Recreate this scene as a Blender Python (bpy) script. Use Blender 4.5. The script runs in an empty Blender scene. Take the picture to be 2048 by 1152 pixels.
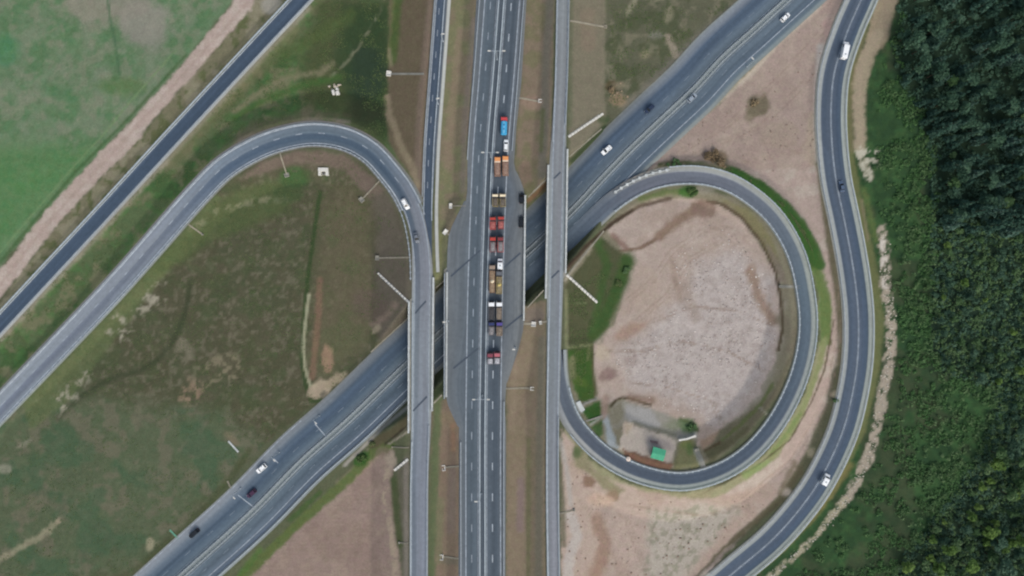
import bpy, bmesh, math, random
import numpy as np
from mathutils import Vector, Matrix
random.seed(7); RNG = np.random.default_rng(11)
SC = bpy.context.scene
COL = SC.collection
S = 0.2          # metres per photo pixel on the ground
H = 280.0        # height of the drone
ZU = 6.5         # level of the upper roads
LIGHT = (1.045, 1.03, 0.995)   # what a white sheet lying on the ground shows under this sky

def W(px, py, z=0.0):
    f = (H - z) / H
    return ((px - 1024) * S * f, (576 - py) * S * f, z)
def lin(c):
    out = []
    for k, v in enumerate(c[:3]):
        v = v / 255.0
        l = v / 12.92 if v <= 0.04045 else ((v + 0.055) / 1.055) ** 2.4
        out.append(min(0.92, l / LIGHT[k]))
    return tuple(out)

# ------------------------------------------------------------------ materials
MATS = {}
def base_mat(name):
    m = bpy.data.materials.new(name); m.use_nodes = True
    nt = m.node_tree; b = nt.nodes['Principled BSDF']
    return m, nt, b
def simple(name, col, rough=0.6, metal=0.0, var=0.12, scale=1.5, spec=0.3):
    if name in MATS: return MATS[name]
    m, nt, b = base_mat(name)
    tc = nt.nodes.new('ShaderNodeTexCoord'); n = nt.nodes.new('ShaderNodeTexNoise')
    n.inputs['Scale'].default_value = scale; n.inputs['Detail'].default_value = 4
    nt.links.new(tc.outputs['Object'], n.inputs['Vector'])
    mr = nt.nodes.new('ShaderNodeMapRange')
    mr.inputs[1].default_value = 0.3; mr.inputs[2].default_value = 0.7
    mr.inputs[3].default_value = 1 - var; mr.inputs[4].default_value = 1 + var
    nt.links.new(n.outputs['Fac'], mr.inputs[0])
    mx = nt.nodes.new('ShaderNodeMix'); mx.data_type = 'RGBA'; mx.blend_type = 'MULTIPLY'
    mx.inputs['Factor'].default_value = 1
    mx.inputs['A'].default_value = (*lin(col), 1)
    nt.links.new(mr.outputs[0], mx.inputs['B'])
    nt.links.new(mx.outputs['Result'], b.inputs['Base Color'])
    b.inputs['Roughness'].default_value = rough; b.inputs['Metallic'].default_value = metal
    b.inputs['Specular IOR Level'].default_value = spec
    MATS[name] = m
    return m
def paint(name, col): 
    m = simple('paint_' + name, col, 0.35, 0.0, 0.05, 0.8, 0.4)
    return m
def ground_mat():
    m, nt, b = base_mat('ground_cover')
    N = nt.nodes.new; L = nt.links.new
    at = N('ShaderNodeAttribute'); at.attribute_name = 'Col'
    ge = N('ShaderNodeNewGeometry')
    def noise(scale, det, rough=0.6):
        n = N('ShaderNodeTexNoise'); n.inputs['Scale'].default_value = scale
        n.inputs['Detail'].default_value = det; n.inputs['Roughness'].default_value = rough
        L(ge.outputs['Position'], n.inputs['Vector']); return n
    def mrange(src, a, c, lo, hi):
        r = N('ShaderNodeMapRange'); r.inputs[1].default_value = a; r.inputs[2].default_value = c
        r.inputs[3].default_value = lo; r.inputs[4].default_value = hi; L(src, r.inputs[0]); return r
    n1 = noise(1.6, 4, 0.75); n2 = noise(0.3, 6, 0.7); n3 = noise(0.5, 3, 0.5)
    r1 = mrange(n1.outputs['Fac'], 0.3, 0.7, 0.84, 1.16)
    r2 = mrange(n2.outputs['Fac'], 0.3, 0.7, 0.91, 1.09)
    mu = N('ShaderNodeMath'); mu.operation = 'MULTIPLY'
    L(r1.outputs[0], mu.inputs[0]); L(r2.outputs[0], mu.inputs[1])
    mx = N('ShaderNodeMix'); mx.data_type = 'RGBA'; mx.blend_type = 'MULTIPLY'; mx.inputs['Factor'].default_value = 1
    L(at.outputs['Color'], mx.inputs['A']); L(mu.outputs[0], mx.inputs['B'])
    hs = N('ShaderNodeHueSaturation')
    r3 = mrange(n3.outputs['Fac'], 0.3, 0.7, 0.485, 0.515); L(r3.outputs[0], hs.inputs['Hue'])
    L(mx.outputs['Result'], hs.inputs['Color'])
    L(hs.outputs['Color'], b.inputs['Base Color'])
    bp = N('ShaderNodeBump'); bp.inputs['Strength'].default_value = 0.3; bp.inputs['Distance'].default_value = 0.35
    L(n1.outputs['Fac'], bp.inputs['Height']); L(bp.outputs['Normal'], b.inputs['Normal'])
    b.inputs['Roughness'].default_value = 1.0; b.inputs['Specular IOR Level'].default_value = 0.0
    return m
def road_mat(name='asphalt', streak=0.16, grain=0.11):
    m, nt, b = base_mat(name)
    N = nt.nodes.new; L = nt.links.new
    at = N('ShaderNodeAttribute'); at.attribute_name = 'Col'
    uv = N('ShaderNodeUVMap'); uv.uv_map = 'road'
    mp = N('ShaderNodeMapping'); mp.inputs['Scale'].default_value = (0.55, 0.008, 1)
    L(uv.outputs['UV'], mp.inputs['Vector'])
    n1 = N('ShaderNodeTexNoise'); n1.inputs['Scale'].default_value = 1; n1.inputs['Detail'].default_value = 3
    L(mp.outputs['Vector'], n1.inputs['Vector'])
    ge = N('ShaderNodeNewGeometry')
    n2 = N('ShaderNodeTexNoise'); n2.inputs['Scale'].default_value = 0.7; n2.inputs['Detail'].default_value = 6
    n2.inputs['Roughness'].default_value = 0.7
    L(ge.outputs['Position'], n2.inputs['Vector'])
    def mrange(src, a, c, lo, hi):
        r = N('ShaderNodeMapRange'); r.inputs[1].default_value = a; r.inputs[2].default_value = c
        r.inputs[3].default_value = lo; r.inputs[4].default_value = hi; L(src, r.inputs[0]); return r
    r1 = mrange(n1.outputs['Fac'], 0.3, 0.7, 1 - streak, 1 + streak)
    r2 = mrange(n2.outputs['Fac'], 0.3, 0.7, 1 - grain, 1 + grain)
    mp3 = N('ShaderNodeMapping'); mp3.inputs['Scale'].default_value = (0.28, 0.035, 1); L(uv.outputs['UV'], mp3.inputs['Vector'])
    n3 = N('ShaderNodeTexVoronoi'); n3.inputs['Scale'].default_value = 1.0; L(mp3.outputs['Vector'], n3.inputs['Vector'])
    sp = N('ShaderNodeSeparateColor'); L(n3.outputs['Color'], sp.inputs[0]); r3 = mrange(sp.outputs[0], 0.0, 1.0, 0.94, 1.06)
    mu0 = N('ShaderNodeMath'); mu0.operation = 'MULTIPLY'; mu = N('ShaderNodeMath'); mu.operation = 'MULTIPLY'
    L(r1.outputs[0], mu0.inputs[0]); L(r3.outputs[0], mu0.inputs[1]); L(mu0.outputs[0], mu.inputs[0]); L(r2.outputs[0], mu.inputs[1])
    mx = N('ShaderNodeMix'); mx.data_type = 'RGBA'; mx.blend_type = 'MULTIPLY'; mx.inputs['Factor'].default_value = 1
    L(at.outputs['Color'], mx.inputs['A']); L(mu.outputs[0], mx.inputs['B'])
    L(mx.outputs['Result'], b.inputs['Base Color'])
    b.inputs['Roughness'].default_value = 0.95; b.inputs['Specular IOR Level'].default_value = 0.05
    return m
def leaf_mat(name, cols, rough=0.7):
    m, nt, b = base_mat(name)
    N = nt.nodes.new; L = nt.links.new
    ge = N('ShaderNodeNewGeometry'); oi = N('ShaderNodeObjectInfo')
    a = N('ShaderNodeMath'); a.operation = 'MULTIPLY'; a.inputs[1].default_value = 0.55
    L(ge.outputs['Random Per Island'], a.inputs[0])
    c = N('ShaderNodeMath'); c.operation = 'MULTIPLY_ADD'; c.inputs[1].default_value = 0.45
    L(oi.outputs['Random'], c.inputs[0]); L(a.outputs[0], c.inputs[2])
    cr = N('ShaderNodeValToRGB'); e = cr.color_ramp.elements
    while len(e) < len(cols): e.new(0.5)
    for k, cc in enumerate(cols):
        e[k].position = k / (len(cols) - 1); e[k].color = (*lin(cc), 1)
    L(c.outputs[0], cr.inputs['Fac']); L(cr.outputs['Color'], b.inputs['Base Color'])
    b.inputs['Roughness'].default_value = rough; b.inputs['Specular IOR Level'].default_value = 0.2
    return m
GROUND = ground_mat()
ASPHALT = road_mat()
M_LINE = simple('road_paint', (172, 182, 191), 0.7, 0, 0.28, 0.6)
M_LINE_WORN = simple('worn_road_paint', (148, 158, 168), 0.8, 0, 0.3, 0.6)
M_LINE_FAINT = simple('faint_road_paint', (122, 134, 146), 0.8, 0, 0.35, 0.6)
M_CONC = simple('pale_concrete', (186, 192, 192), 0.85, 0, 0.16, 0.5)
M_CONC_D = simple('weathered_concrete', (140, 140, 132), 0.9, 0, 0.2, 0.4)
M_CONC_W = simple('white_concrete', (208, 208, 202), 0.8, 0, 0.12, 0.7)
M_CHUTE = simple('chute_concrete', (146, 142, 128), 0.9, 0, 0.2, 0.5)
M_STEEL = simple('galvanised_steel', (166, 178, 186), 0.5, 0.0, 0.14, 0.7)
M_STEEL_D = simple('dull_steel', (150, 160, 168), 0.5, 0.0, 0.14, 0.7)
M_DARK = simple('dark_rubber', (28, 28, 30), 0.8)
M_GLASS = simple('dark_glass', (24, 30, 36), 0.12, 0, 0.05, 1, 0.5)
M_LAMP = simple('lamp_lens', (215, 220, 215), 0.3)
M_RED = simple('tail_lens', (150, 20, 20), 0.3)
M_CHASSIS = simple('chassis_black', (48, 48, 52), 0.7)
M_TRUNK = simple('bark', (70, 60, 50), 0.9, 0, 0.3, 3)
M_JOINT = simple('joint_rubber', (72, 82, 94), 0.9)

# ------------------------------------------------------------------ object helpers
def tag(o, label=None, cat=None, group=None, kind=None):
    if label: o['label'] = label
    if cat: o['category'] = cat
    if group: o['group'] = group
    if kind: o['kind'] = kind
    return o
def empty(name, loc=(0, 0, 0), rz=0.0):
    o = bpy.data.objects.new(name, None); COL.objects.link(o)
    o.location = loc; o.rotation_euler = (0, 0, rz); o.empty_display_size = 0.5
    return o
class MB:
    def __init__(s): s.v = []; s.f = []
    def poly(s, pts):
        n = len(s.v); s.v += [tuple(p) for p in pts]; s.f.append(tuple(range(n, n + len(pts))))
    def box(s, x0, x1, y0, y1, z0, z1, tx=0.0, ty=0.0):
        n = len(s.v)
        s.v += [(x0, y0, z0), (x1, y0, z0), (x1, y1, z0), (x0, y1, z0),
                (x0 + tx, y0 + ty, z1), (x1 - tx, y0 + ty, z1), (x1 - tx, y1 - ty, z1), (x0 + tx, y1 - ty, z1)]
        s.f += [(n, n+3, n+2, n+1), (n+4, n+5, n+6, n+7), (n, n+1, n+5, n+4), (n+1, n+2, n+6, n+5), (n+2, n+3, n+7, n+6), (n+3, n, n+4, n+7)]
    def prism_x(s, prof, x0, x1, inset=0.0):      # profile in (y,z), extruded across x
        n = len(s.v); k = len(prof)
        s.v += [(x0, y, z) for y, z in prof] + [(x1, y, z) for y, z in prof]
        s.f.append(tuple(range(n, n + k))[::-1]); s.f.append(tuple(range(n + k, n + 2 * k)))
        for i in range(k):
            j = (i + 1) % k
            s.f.append((n + i, n + j, n + k + j, n + k + i))
    def cyl(s, c, r, h, axis='z', n=14, r2=None):
        r2 = r if r2 is None else r2
        b = len(s.v)
        for q, rr in ((0, r), (1, r2)):
            for i in range(n):
                a = 2 * math.pi * i / n; u, w = rr * math.cos(a), rr * math.sin(a)
                if axis == 'z': s.v.append((c[0] + u, c[1] + w, c[2] + q * h))
                elif axis == 'x': s.v.append((c[0] + q * h, c[1] + u, c[2] + w))
                else: s.v.append((c[0] + u, c[1] + q * h, c[2] + w))
        s.f.append(tuple(range(b, b + n))[::-1]); s.f.append(tuple(range(b + n, b + 2 * n)))
        for i in range(n):
            j = (i + 1) % n; s.f.append((b + i, b + j, b + n + j, b + n + i))
    def bar(s, a, b, w, h):                        # box beam between two points
        a = Vector(a); b = Vector(b); d = (b - a)
        if d.length < 1e-6: return
        d.normalize(); up = Vector((0, 0, 1))
        if abs(d.z) > 0.95: up = Vector((0, 1, 0))
        r = d.cross(up).normalized() * (w / 2); u = r.cross(d).normalized() * (h / 2)
        n = len(s.v)
        for p in (a, b): s.v += [tuple(p - r - u), tuple(p + r - u), tuple(p + r + u), tuple(p - r + u)]
        s.f += [(n, n+1, n+2, n+3), (n+4, n+7, n+6, n+5), (n, n+4, n+5, n+1), (n+1, n+5, n+6, n+2), (n+2, n+6, n+7, n+3), (n+3, n+7, n+4, n)]
    def build(s, name, mat, parent=None, bevel=0.0, smooth=False, loc=None):
        me = bpy.data.meshes.new(name); me.from_pydata(s.v, [], s.f); me.validate()
        bm = bmesh.new(); bm.from_mesh(me); bmesh.ops.recalc_face_normals(bm, faces=bm.faces[:])
        if bevel: bmesh.ops.bevel(bm, geom=bm.edges[:], offset=bevel, segments=2, affect='EDGES', clamp_overlap=True)
        bm.to_mesh(me); bm.free()
        if smooth: me.polygons.foreach_set('use_smooth', [True] * len(me.polygons))
        me.materials.append(mat)
        o = bpy.data.objects.new(name, me); COL.objects.link(o)
        if parent: o.parent = parent
        if loc: o.location = loc
        return o

# ------------------------------------------------------------------ noise
def vnoise(x, y, scale, seed, octv=3):
    r = np.random.default_rng(seed); G = r.random((256, 256)); out = 0; amp = 1; tot = 0
    for k in range(octv):
        u = x / scale * 2 ** k + 17.3 * k; v = y / scale * 2 ** k + 9.1 * k
        i = np.floor(u).astype(int); j = np.floor(v).astype(int); fu = u - i; fv = v - j
        fu = fu * fu * (3 - 2 * fu); fv = fv * fv * (3 - 2 * fv)
        g = lambda a, b: G[a % 256, b % 256]
        out = out + amp * ((g(i, j) * (1 - fu) + g(i + 1, j) * fu) * (1 - fv) + (g(i, j + 1) * (1 - fu) + g(i + 1, j + 1) * fu) * fv)
        tot += amp; amp *= 0.55
    return out / tot

# ------------------------------------------------------------------ roads: control points (px, py, z, left px, right px)
def resample(ctrl, step=2.0, ext=900, smooth=True):
    """control rows -> (n,5) array of world x, y, z, left m, right m (left = left hand when walking along)"""
    c = [np.array([*W(p[0], p[1], p[2]), p[3] * S * (H - p[2]) / H, p[4] * S * (H - p[2]) / H]) for p in ctrl]
    def extend(a, b):
        d = (a - b)[:2]; d = d / np.linalg.norm(d); e = a.copy(); e[:2] += d * ext * S; return e
    e0 = [extend(c[0], c[1])] if ext else []; e1 = [extend(c[-1], c[-2])] if ext else []
    c = e0 + c + e1
    out = []
    P = [2 * c[0] - c[1]] + c + [2 * c[-1] - c[-2]]
    for i in range(1, len(P) - 2):
        p0, p1, p2, p3 = P[i - 1], P[i], P[i + 1], P[i + 2]
        L = np.linalg.norm((p2 - p1)[:2]); n = max(1, int(L / step))
        t0 = 0.0; k = lambda a, b: max(1e-3, np.linalg.norm((b - a)[:2])) ** 0.5
        t1 = t0 + k(p0, p1); t2 = t1 + k(p1, p2); t3 = t2 + k(p2, p3)
        for j in range(n):
            t = t1 + (t2 - t1) * j / n
            if smooth:
                A1 = (t1 - t) / (t1 - t0) * p0 + (t - t0) / (t1 - t0) * p1
                A2 = (t2 - t) / (t2 - t1) * p1 + (t - t1) / (t2 - t1) * p2
                A3 = (t3 - t) / (t3 - t2) * p2 + (t - t2) / (t3 - t2) * p3
                B1 = (t2 - t) / (t2 - t0) * A1 + (t - t0) / (t2 - t0) * A2
                B2 = (t3 - t) / (t3 - t1) * A2 + (t - t1) / (t3 - t1) * A3
                q = (t2 - t) / (t2 - t1) * B1 + (t - t1) / (t2 - t1) * B2
            else:
                q = p1 + (p2 - p1) * j / n
            lin_ = p1 + (p2 - p1) * j / n
            q[2:] = lin_[2:]
            out.append(q)
    out.append(c[-1].copy())
    return np.array(out)
def normals(R):
    d = np.gradient(R[:, :2], axis=0); d /= np.linalg.norm(d, axis=1)[:, None]
    return np.stack([-d[:, 1], d[:, 0]], 1)       # left of travel
def arclen(R):
    return np.concatenate([[0], np.cumsum(np.linalg.norm(np.diff(R[:, :2], axis=0), axis=1))])

def LRroad(rows, z):   # rows of (y, left x, right x) for the near vertical roads, walked downwards: left of travel = picture right
    return [((l + r) / 2, y, z, (r - l) / 2, (r - l) / 2) for y, l, r in rows]
D_EDGES = [(0, 953, 1053), (160, 944, 1043), (250, 938, 1033), (325, 935, 1028), (345, 934.5, 1031), (385, 933, 1048), (405, 932, 1051), (480, 897, 1051), (500, 895, 1051),
           (640, 891, 1048), (655, 891, 1046), (690, 890, 1037), (762, 890, 1013), (785, 891, 1012), (800, 895, 1012), (850, 918, 1012), (950, 918, 1012), (1152, 917, 1011)]
D_MED = [(0, 1003), (160, 991), (288, 980.5), (400, 975), (500, 971.5), (600, 968.5), (720, 966.5), (850, 965), (1152, 965)]
CTRL = {
 'F': [(1574, 0, 0, 52, 63), (1507, 61, 0, 52, 63), (1445, 117, 0, 50, 63), (1391, 176, 0, 48, 63), (1325, 238, 0, 50, 63), (1256, 304, 0, 50, 62), (1200, 362, 0, 52, 62), (1147, 419, 0, 52, 63),
       (1024, 534, 0, 52, 64), (811, 731, 0, 54, 64), (698, 840, 0, 54, 64), (604, 923, 0, 54, 66), (507, 1022, 0, 55, 68), (368, 1148, 0, 56, 70)],
 'A': [(600, 0, .6, 13, 13), (512, 94, .6, 13, 13), (332, 288, .6, 13, 13), (200, 432, .6, 13, 13), (66, 576, .6, 13, 13), (0, 647, .6, 13, 13)],
 'B': [(0, 816, .8, 19, 19), (225, 580, 1.8, 19, 19), (300, 496, 2.4, 19, 19), (400, 383, 3.3, 19, 19), (450, 334, 3.8, 20, 20), (512, 297, 4.2, 21, 21), (560, 279, 4.6, 22, 22), (625, 268, 5.0, 22, 22),
       (690, 277, 5.5, 22, 22), (740, 303, 5.9, 21, 21), (776, 341, 6.2, 20, 20), (806, 381, 6.4, 19, 19), (827, 425, 6.5, 18, 18), (839, 475, 6.5, 17, 17), (844, 520, 6.5, 20, 20), (845, 560, 6.5, 21, 21), (843, 700, 6.5, 21, 21), (842, 850, 6.5, 20, 20), (839, 950, 6.5, 18, 18), (838, 1152, 6.5, 18, 18)],
 'C': LRroad([(0, 868, 895), (144, 857, 885), (288, 847, 874), (360, 847, 868), (430, 848, 864), (520, 852, 864), (545, 854, 864)], 6.5),
 'D': LRroad(D_EDGES, 6.5),
 'E': LRroad([(0, 1114, 1137), (144, 1111, 1134), (250, 1104, 1133), (330, 1099, 1132), (450, 1096, 1130), (576, 1094, 1126), (700, 1093, 1122), (864, 1092, 1118), (1000, 1091, 1119), (1152, 1093, 1121)], 6.5),
 'G': [(1030, 588, .02, 11, 13), (1095, 531, .02, 11, 13), (1148, 482, .02, 11, 13), (1190, 440, .1, 11, 13), (1230, 404, .4, 12, 13), (1280, 373, .9, 12, 13), (1330, 357, 1.3, 12, 13), (1390, 353, 1.8, 12, 13), (1440, 362, 2.1, 12, 13), (1480, 380, 2.4, 12, 13), (1536, 424, 2.8, 12, 13),
       (1570, 470, 3.2, 12, 13), (1593, 520, 3.5, 12, 13), (1606, 576, 3.8, 11, 13), (1613, 640, 4.2, 11, 13), (1608, 700, 4.6, 11, 13), (1588, 770, 5.0, 11, 13), (1545, 850, 5.5, 11, 13), (1490, 910, 5.8, 11, 13), (1430, 945, 6.1, 11, 13),
       (1360, 960, 6.3, 11, 13), (1280, 945, 6.45, 11, 13), (1220, 915, 6.5, 11, 13), (1178, 880, 6.5, 11, 13), (1145, 838, 6.5, 11, 12), (1126, 788, 6.5, 10, 11), (1119, 745, 6.5, 9, 9), (1117, 700, 6.5, 7, 6)],
 'H': [(1722, 0, .6, 20, 20), (1696, 60, .6, 20, 20), (1669, 144, .6, 20, 20), (1662, 216, .6, 20, 20), (1664, 288, .6, 21, 21), (1672, 360, .6, 21, 21), (1687, 432, .6, 21, 21), (1701, 504, .6, 21, 21), (1712, 576, .6, 21, 21), (1717, 640, .6, 21, 21),
       (1715, 720, .6, 21, 21), (1704, 792, .6, 21, 21), (1685, 864, .6, 21, 21), (1642, 956, .6, 22, 22), (1605, 1011, .6, 22, 22), (1545, 1079, .6, 22, 22), (1464, 1148, .6, 22, 22)],
}
ROADS = {}
for k, c in CTRL.items():
    if k in ('C', 'G'): R0 = resample(c, 2.0, 0)
    else: R0 = resample(c, 2.0, 900, smooth=(k != 'D'))
    ROADS[k] = R0
# C only runs on beyond the top edge of the picture
c = CTRL['C']; ext = [(c[0][0] + 65, -900, 6.5, 13, 13)]
ROADS['C'] = resample(ext + c, 2.0, 0)

def road_dist(R, X, Y):
    """per vertex: distance beyond the road edge (m, negative on the road) and road level there"""
    best = np.full(X.shape, 1e9); e = np.full(X.shape, 1e9); zz = np.zeros(X.shape)
    step = 1
    for i in range(0, len(R) - 1, step):
        a = R[i]; b = R[i + 1]; dx, dy = b[0] - a[0], b[1] - a[1]; L2 = dx * dx + dy * dy + 1e-9
        m = 60.0
        sel = (X > min(a[0], b[0]) - m) & (X < max(a[0], b[0]) + m) & (Y > min(a[1], b[1]) - m) & (Y < max(a[1], b[1]) + m)
        if not sel.any(): continue
        x = X[sel]; y = Y[sel]
        t = np.clip(((x - a[0]) * dx + (y - a[1]) * dy) / L2, 0, 1)
        ex, ey = x - a[0] - t * dx, y - a[1] - t * dy
        d = np.hypot(ex, ey); left = (dx * ey - dy * ex) > 0
        hw = np.where(left, a[3] + t * (b[3] - a[3]), a[4] + t * (b[4] - a[4]))
        z = a[2] + t * (b[2] - a[2])
        bs = best[sel]; up = d < bs
        bs[up] = d[up]; best[sel] = bs
        es = e[sel]; es[up] = (d - hw)[up]; e[sel] = es
        zs = zz[sel]; zs[up] = z[up]; zz[sel] = zs
    return e, zz

# ------------------------------------------------------------------ ground sheet
def axis(lim, fine, far):
    a = list(np.arange(-lim, lim + 1e-6, fine)); s = fine; x = lim; out = []
    while x < far:
        s *= 1.28; x += s; out.append(x)
    return np.array([-v for v in out[::-1]] + a + out)
AX = axis(216, 0.75, 3000); AY = axis(127.5, 0.75, 3000)
X, Y = np.meshgrid(AX, AY, indexing='xy')
nat = -0.25 + (vnoise(X + 5000, Y + 5000, 22, 1, 3) - 0.5) * 1.1
Z = nat.copy()
EDGE = {}
SLOPE = {'B': .45, 'C': .45, 'D': .45, 'E': .45, 'G': .5, 'A': .4, 'H': .4, 'F': .5}
VERGE = {'A': 2.2, 'B': 2.2, 'C': 1.6, 'D': 0.8, 'E': 1.2, 'F': 1.0, 'G': 3.0, 'H': 2.8}
for k in ROADS:
    e, zr = road_dist(ROADS[k], X, Y); EDGE[k] = e
    near = e < 55
    inf = zr - 0.16 - np.maximum(0, e - VERGE[k]) * SLOPE[k]
    Z = np.where(near, np.maximum(Z, inf), Z)
cut = -0.16 + np.maximum(0, EDGE['F'] - 0.4) * 1.9
Z = np.minimum(Z, np.maximum(cut, -0.16))
for k in ('A', 'H', 'F', 'G', 'B'):    # never above the road surface itself
    e, zr = EDGE[k], None
GX, GY, GZ = X, Y, Z
def ground_z(x, y):
    i = int(np.clip(np.searchsorted(AX, x) - 1, 0, len(AX) - 2)); j = int(np.clip(np.searchsorted(AY, y) - 1, 0, len(AY) - 2))
    u = (x - AX[i]) / (AX[i + 1] - AX[i]); v = (y - AY[j]) / (AY[j + 1] - AY[j])
    return float((GZ[j, i] * (1 - u) + GZ[j, i + 1] * u) * (1 - v) + (GZ[j + 1, i] * (1 - u) + GZ[j + 1, i + 1] * u) * v)
def G(px, py, dz=0.0):      # point on the ground that the photograph shows at this pixel
    z = 0.0
    for _ in range(6):
        x, y, _z = W(px, py, z); z = ground_z(x, y)
    x, y, _z = W(px, py, z)
    return (x, y, z + dz)

# colour of the ground cover, region by region
PX = X / S * H / (H - Z) + 1024; PY = 576 - Y / S * H / (H - Z)
C = np.zeros(X.shape + (3,)); C[:] = lin((88, 94, 70))
NZ1 = vnoise(PX + 3000, PY + 3000, 26, 2, 4); NZ2 = vnoise(PX + 9000, PY + 3000, 9, 3, 3)
NZ3 = vnoise(PX + 3000, PY + 9000, 60, 4, 4); NZ4 = vnoise(PX + 7000, PY + 7000, 16, 5, 4)
def sd_poly(pts, x, y):
    n = len(pts); d = np.full(x.shape, 1e9); inside = np.zeros(x.shape, bool)
    for i in range(n):
        x1, y1 = pts[i]; x2, y2 = pts[(i + 1) % n]; dx, dy = x2 - x1, y2 - y1
        t = np.clip(((x - x1) * dx + (y - y1) * dy) / (dx * dx + dy * dy + 1e-9), 0, 1)
        d = np.minimum(d, np.hypot(x - x1 - t * dx, y - y1 - t * dy))
        cnd = ((y1 > y) != (y2 > y)) & (x < (x2 - x1) * (y - y1) / (y2 - y1 + 1e-12) + x1)
        inside ^= cnd
    return np.where(inside, d, -d)
def sstep(a, b, t):
    t = np.clip((t - a) / (b - a), 0, 1); return t * t * (3 - 2 * t)
def _apply(sel, al, col):
    c = C[sel]; C[sel] = c * (1 - al[:, None]) + np.array(lin(col))[None, :] * al[:, None]
def poly(pts, col, soft=4, amp=6, a=1.0, patch=None, fine=4):
    xs = [p[0] for p in pts]; ys = [p[1] for p in pts]; m = soft + amp + 8
    sel = (PX > min(xs) - m) & (PX < max(xs) + m) & (PY > min(ys) - m) & (PY < max(ys) + m)
    x, y = PX[sel], PY[sel]
    sd = sd_poly(pts, x, y) + (NZ1[sel] - .5) * 2 * amp + (NZ2[sel] - .5) * 2 * fine
    al = sstep(-soft, soft, sd) * a
    if patch is not None:
        nz = {1: NZ1, 2: NZ2, 3: NZ3, 4: NZ4}[patch[0]][sel]; al = al * sstep(patch[1] - patch[2], patch[1] + patch[2], nz)
    _apply(sel, al, col)
def stroke(pts, w, col, soft=1.5, amp=1.5, a=1.0, patch=None):
    xs = [p[0] for p in pts]; ys = [p[1] for p in pts]; m = w + soft + amp + 8
    sel = (PX > min(xs) - m) & (PX < max(xs) + m) & (PY > min(ys) - m) & (PY < max(ys) + m)
    x, y = PX[sel], PY[sel]; d = np.full(x.shape, 1e9)
    for (x1, y1), (x2, y2) in zip(pts[:-1], pts[1:]):
        dx, dy = x2 - x1, y2 - y1
        t = np.clip(((x - x1) * dx + (y - y1) * dy) / (dx * dx + dy * dy + 1e-9), 0, 1)
        d = np.minimum(d, np.hypot(x - x1 - t * dx, y - y1 - t * dy))
    sd = w / 2 - d + (NZ2[sel] - .5) * 2 * amp
    al = sstep(-soft, soft, sd) * a
    if patch is not None:
        nz = {1: NZ1, 2: NZ2, 3: NZ3, 4: NZ4}[patch[0]][sel]; al = al * sstep(patch[1] - patch[2], patch[1] + patch[2], nz)
    _apply(sel, al, col)
def blob(x, y, rx, ry, col, a=0.8, rot=0, amp=6, soft=5, patch=None):
    pts = []
    for k in range(18):
        t = 2 * math.pi * k / 18; u, v = rx * math.cos(t), ry * math.sin(t)
        pts.append((x + u * math.cos(rot) - v * math.sin(rot), y + u * math.sin(rot) + v * math.cos(rot)))
    poly(pts, col, soft, amp, a, patch)
BIG = 3000
TRACK = [(520, -40), (470, -40), (462, 12), (352, 144), (250, 258), (217, 288), (150, 360), (84, 432), (18, 522), (-60, 600), (-60, 690), (4, 590), (58, 522), (126, 436), (196, 360), (268, 288), (330, 212), (392, 142), (500, 20)]
exec_regions = True
# --- left: field, track, verges
poly([(-BIG, -BIG), (560, -BIG), (470, 0), (352, 144), (217, 288), (84, 432), (-60, 600), (-BIG, 3000)], (96, 122, 90), 5, 5)
FIELD = [(-40, -40), (480, -40), (352, 140), (217, 284), (84, 428), (-40, 570)]
poly(FIELD, (74, 116, 74), 10, 10, .6, (3, .55, .1))
poly(FIELD, (84, 112, 78), 10, 10, .45, (2, .54, .08))
poly(FIELD, (116, 128, 106), 10, 10, .65, (1, .54, .14))
poly(FIELD, (124, 128, 108), 10, 10, .5, (4, .58, .06))
poly([(-40, 290), (205, 290), (84, 425), (-40, 540)], (70, 122, 66), 30, 20, .7)
blob(180, 15, 60, 24, (134, 130, 116), .75, .2, 14, 14); blob(290, 50, 50, 45, (134, 132, 122), .8, .5, 16, 14)
blob(260, 10, 40, 24, (132, 128, 116), .6, 0, 12, 12)
blob(10, 100, 26, 34, (58, 120, 76), .7, 0, 10, 12); blob(245, 172, 45, 18, (78, 112, 62), .7, 0, 10, 10); blob(120, 185, 40, 16, (70, 116, 74), .6, .4, 10, 10)
stroke([(212, -20), (222, 45), (232, 95), (240, 150)], 5, (72, 104, 74), 2, 1, .8)
stroke([(352, 100), (250, 215), (215, 260), (150, 330), (90, 400), (0, 505)], 3, (108, 136, 92), 1.5, 1, .8)
stroke([(372, 110), (258, 236), (150, 345), (70, 440), (0, 525)], 6, (62, 92, 52), 2.5, 1.5, .7)
poly([(520, -40), (392, 142), (268, 288), (126, 436), (-40, 660), (-40, 700), (600, 0), (630, -40)], (112, 110, 86), 4, 4)
poly([(520, -40), (392, 142), (268, 288), (126, 436), (-40, 660), (-40, 700), (600, 0), (630, -40)], (84, 94, 58), 4, 4, .8, (4, .54, .05))
poly([(520, -40), (392, 142), (268, 288), (126, 436), (-40, 660), (-40, 700), (600, 0), (630, -40)], (134, 130, 108), 4, 4, .7, (1, .58, .05))
blob(545, 8, 16, 22, (150, 148, 140), .7, .8, 5, 5)
stroke([(470, 55), (420, 110), (360, 175), (290, 240), (255, 290)], 5, (76, 76, 54), 2, 2, .7, (2, .45, .1))
poly(TRACK, (168, 152, 142), 3, 3)
poly(TRACK, (178, 166, 156), 3, 3, .6, (4, .55, .06))
stroke([(495, 5), (370, 145), (240, 290), (105, 435), (0, 570)], 5, (154, 136, 126), 3, 2, .5)
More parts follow.
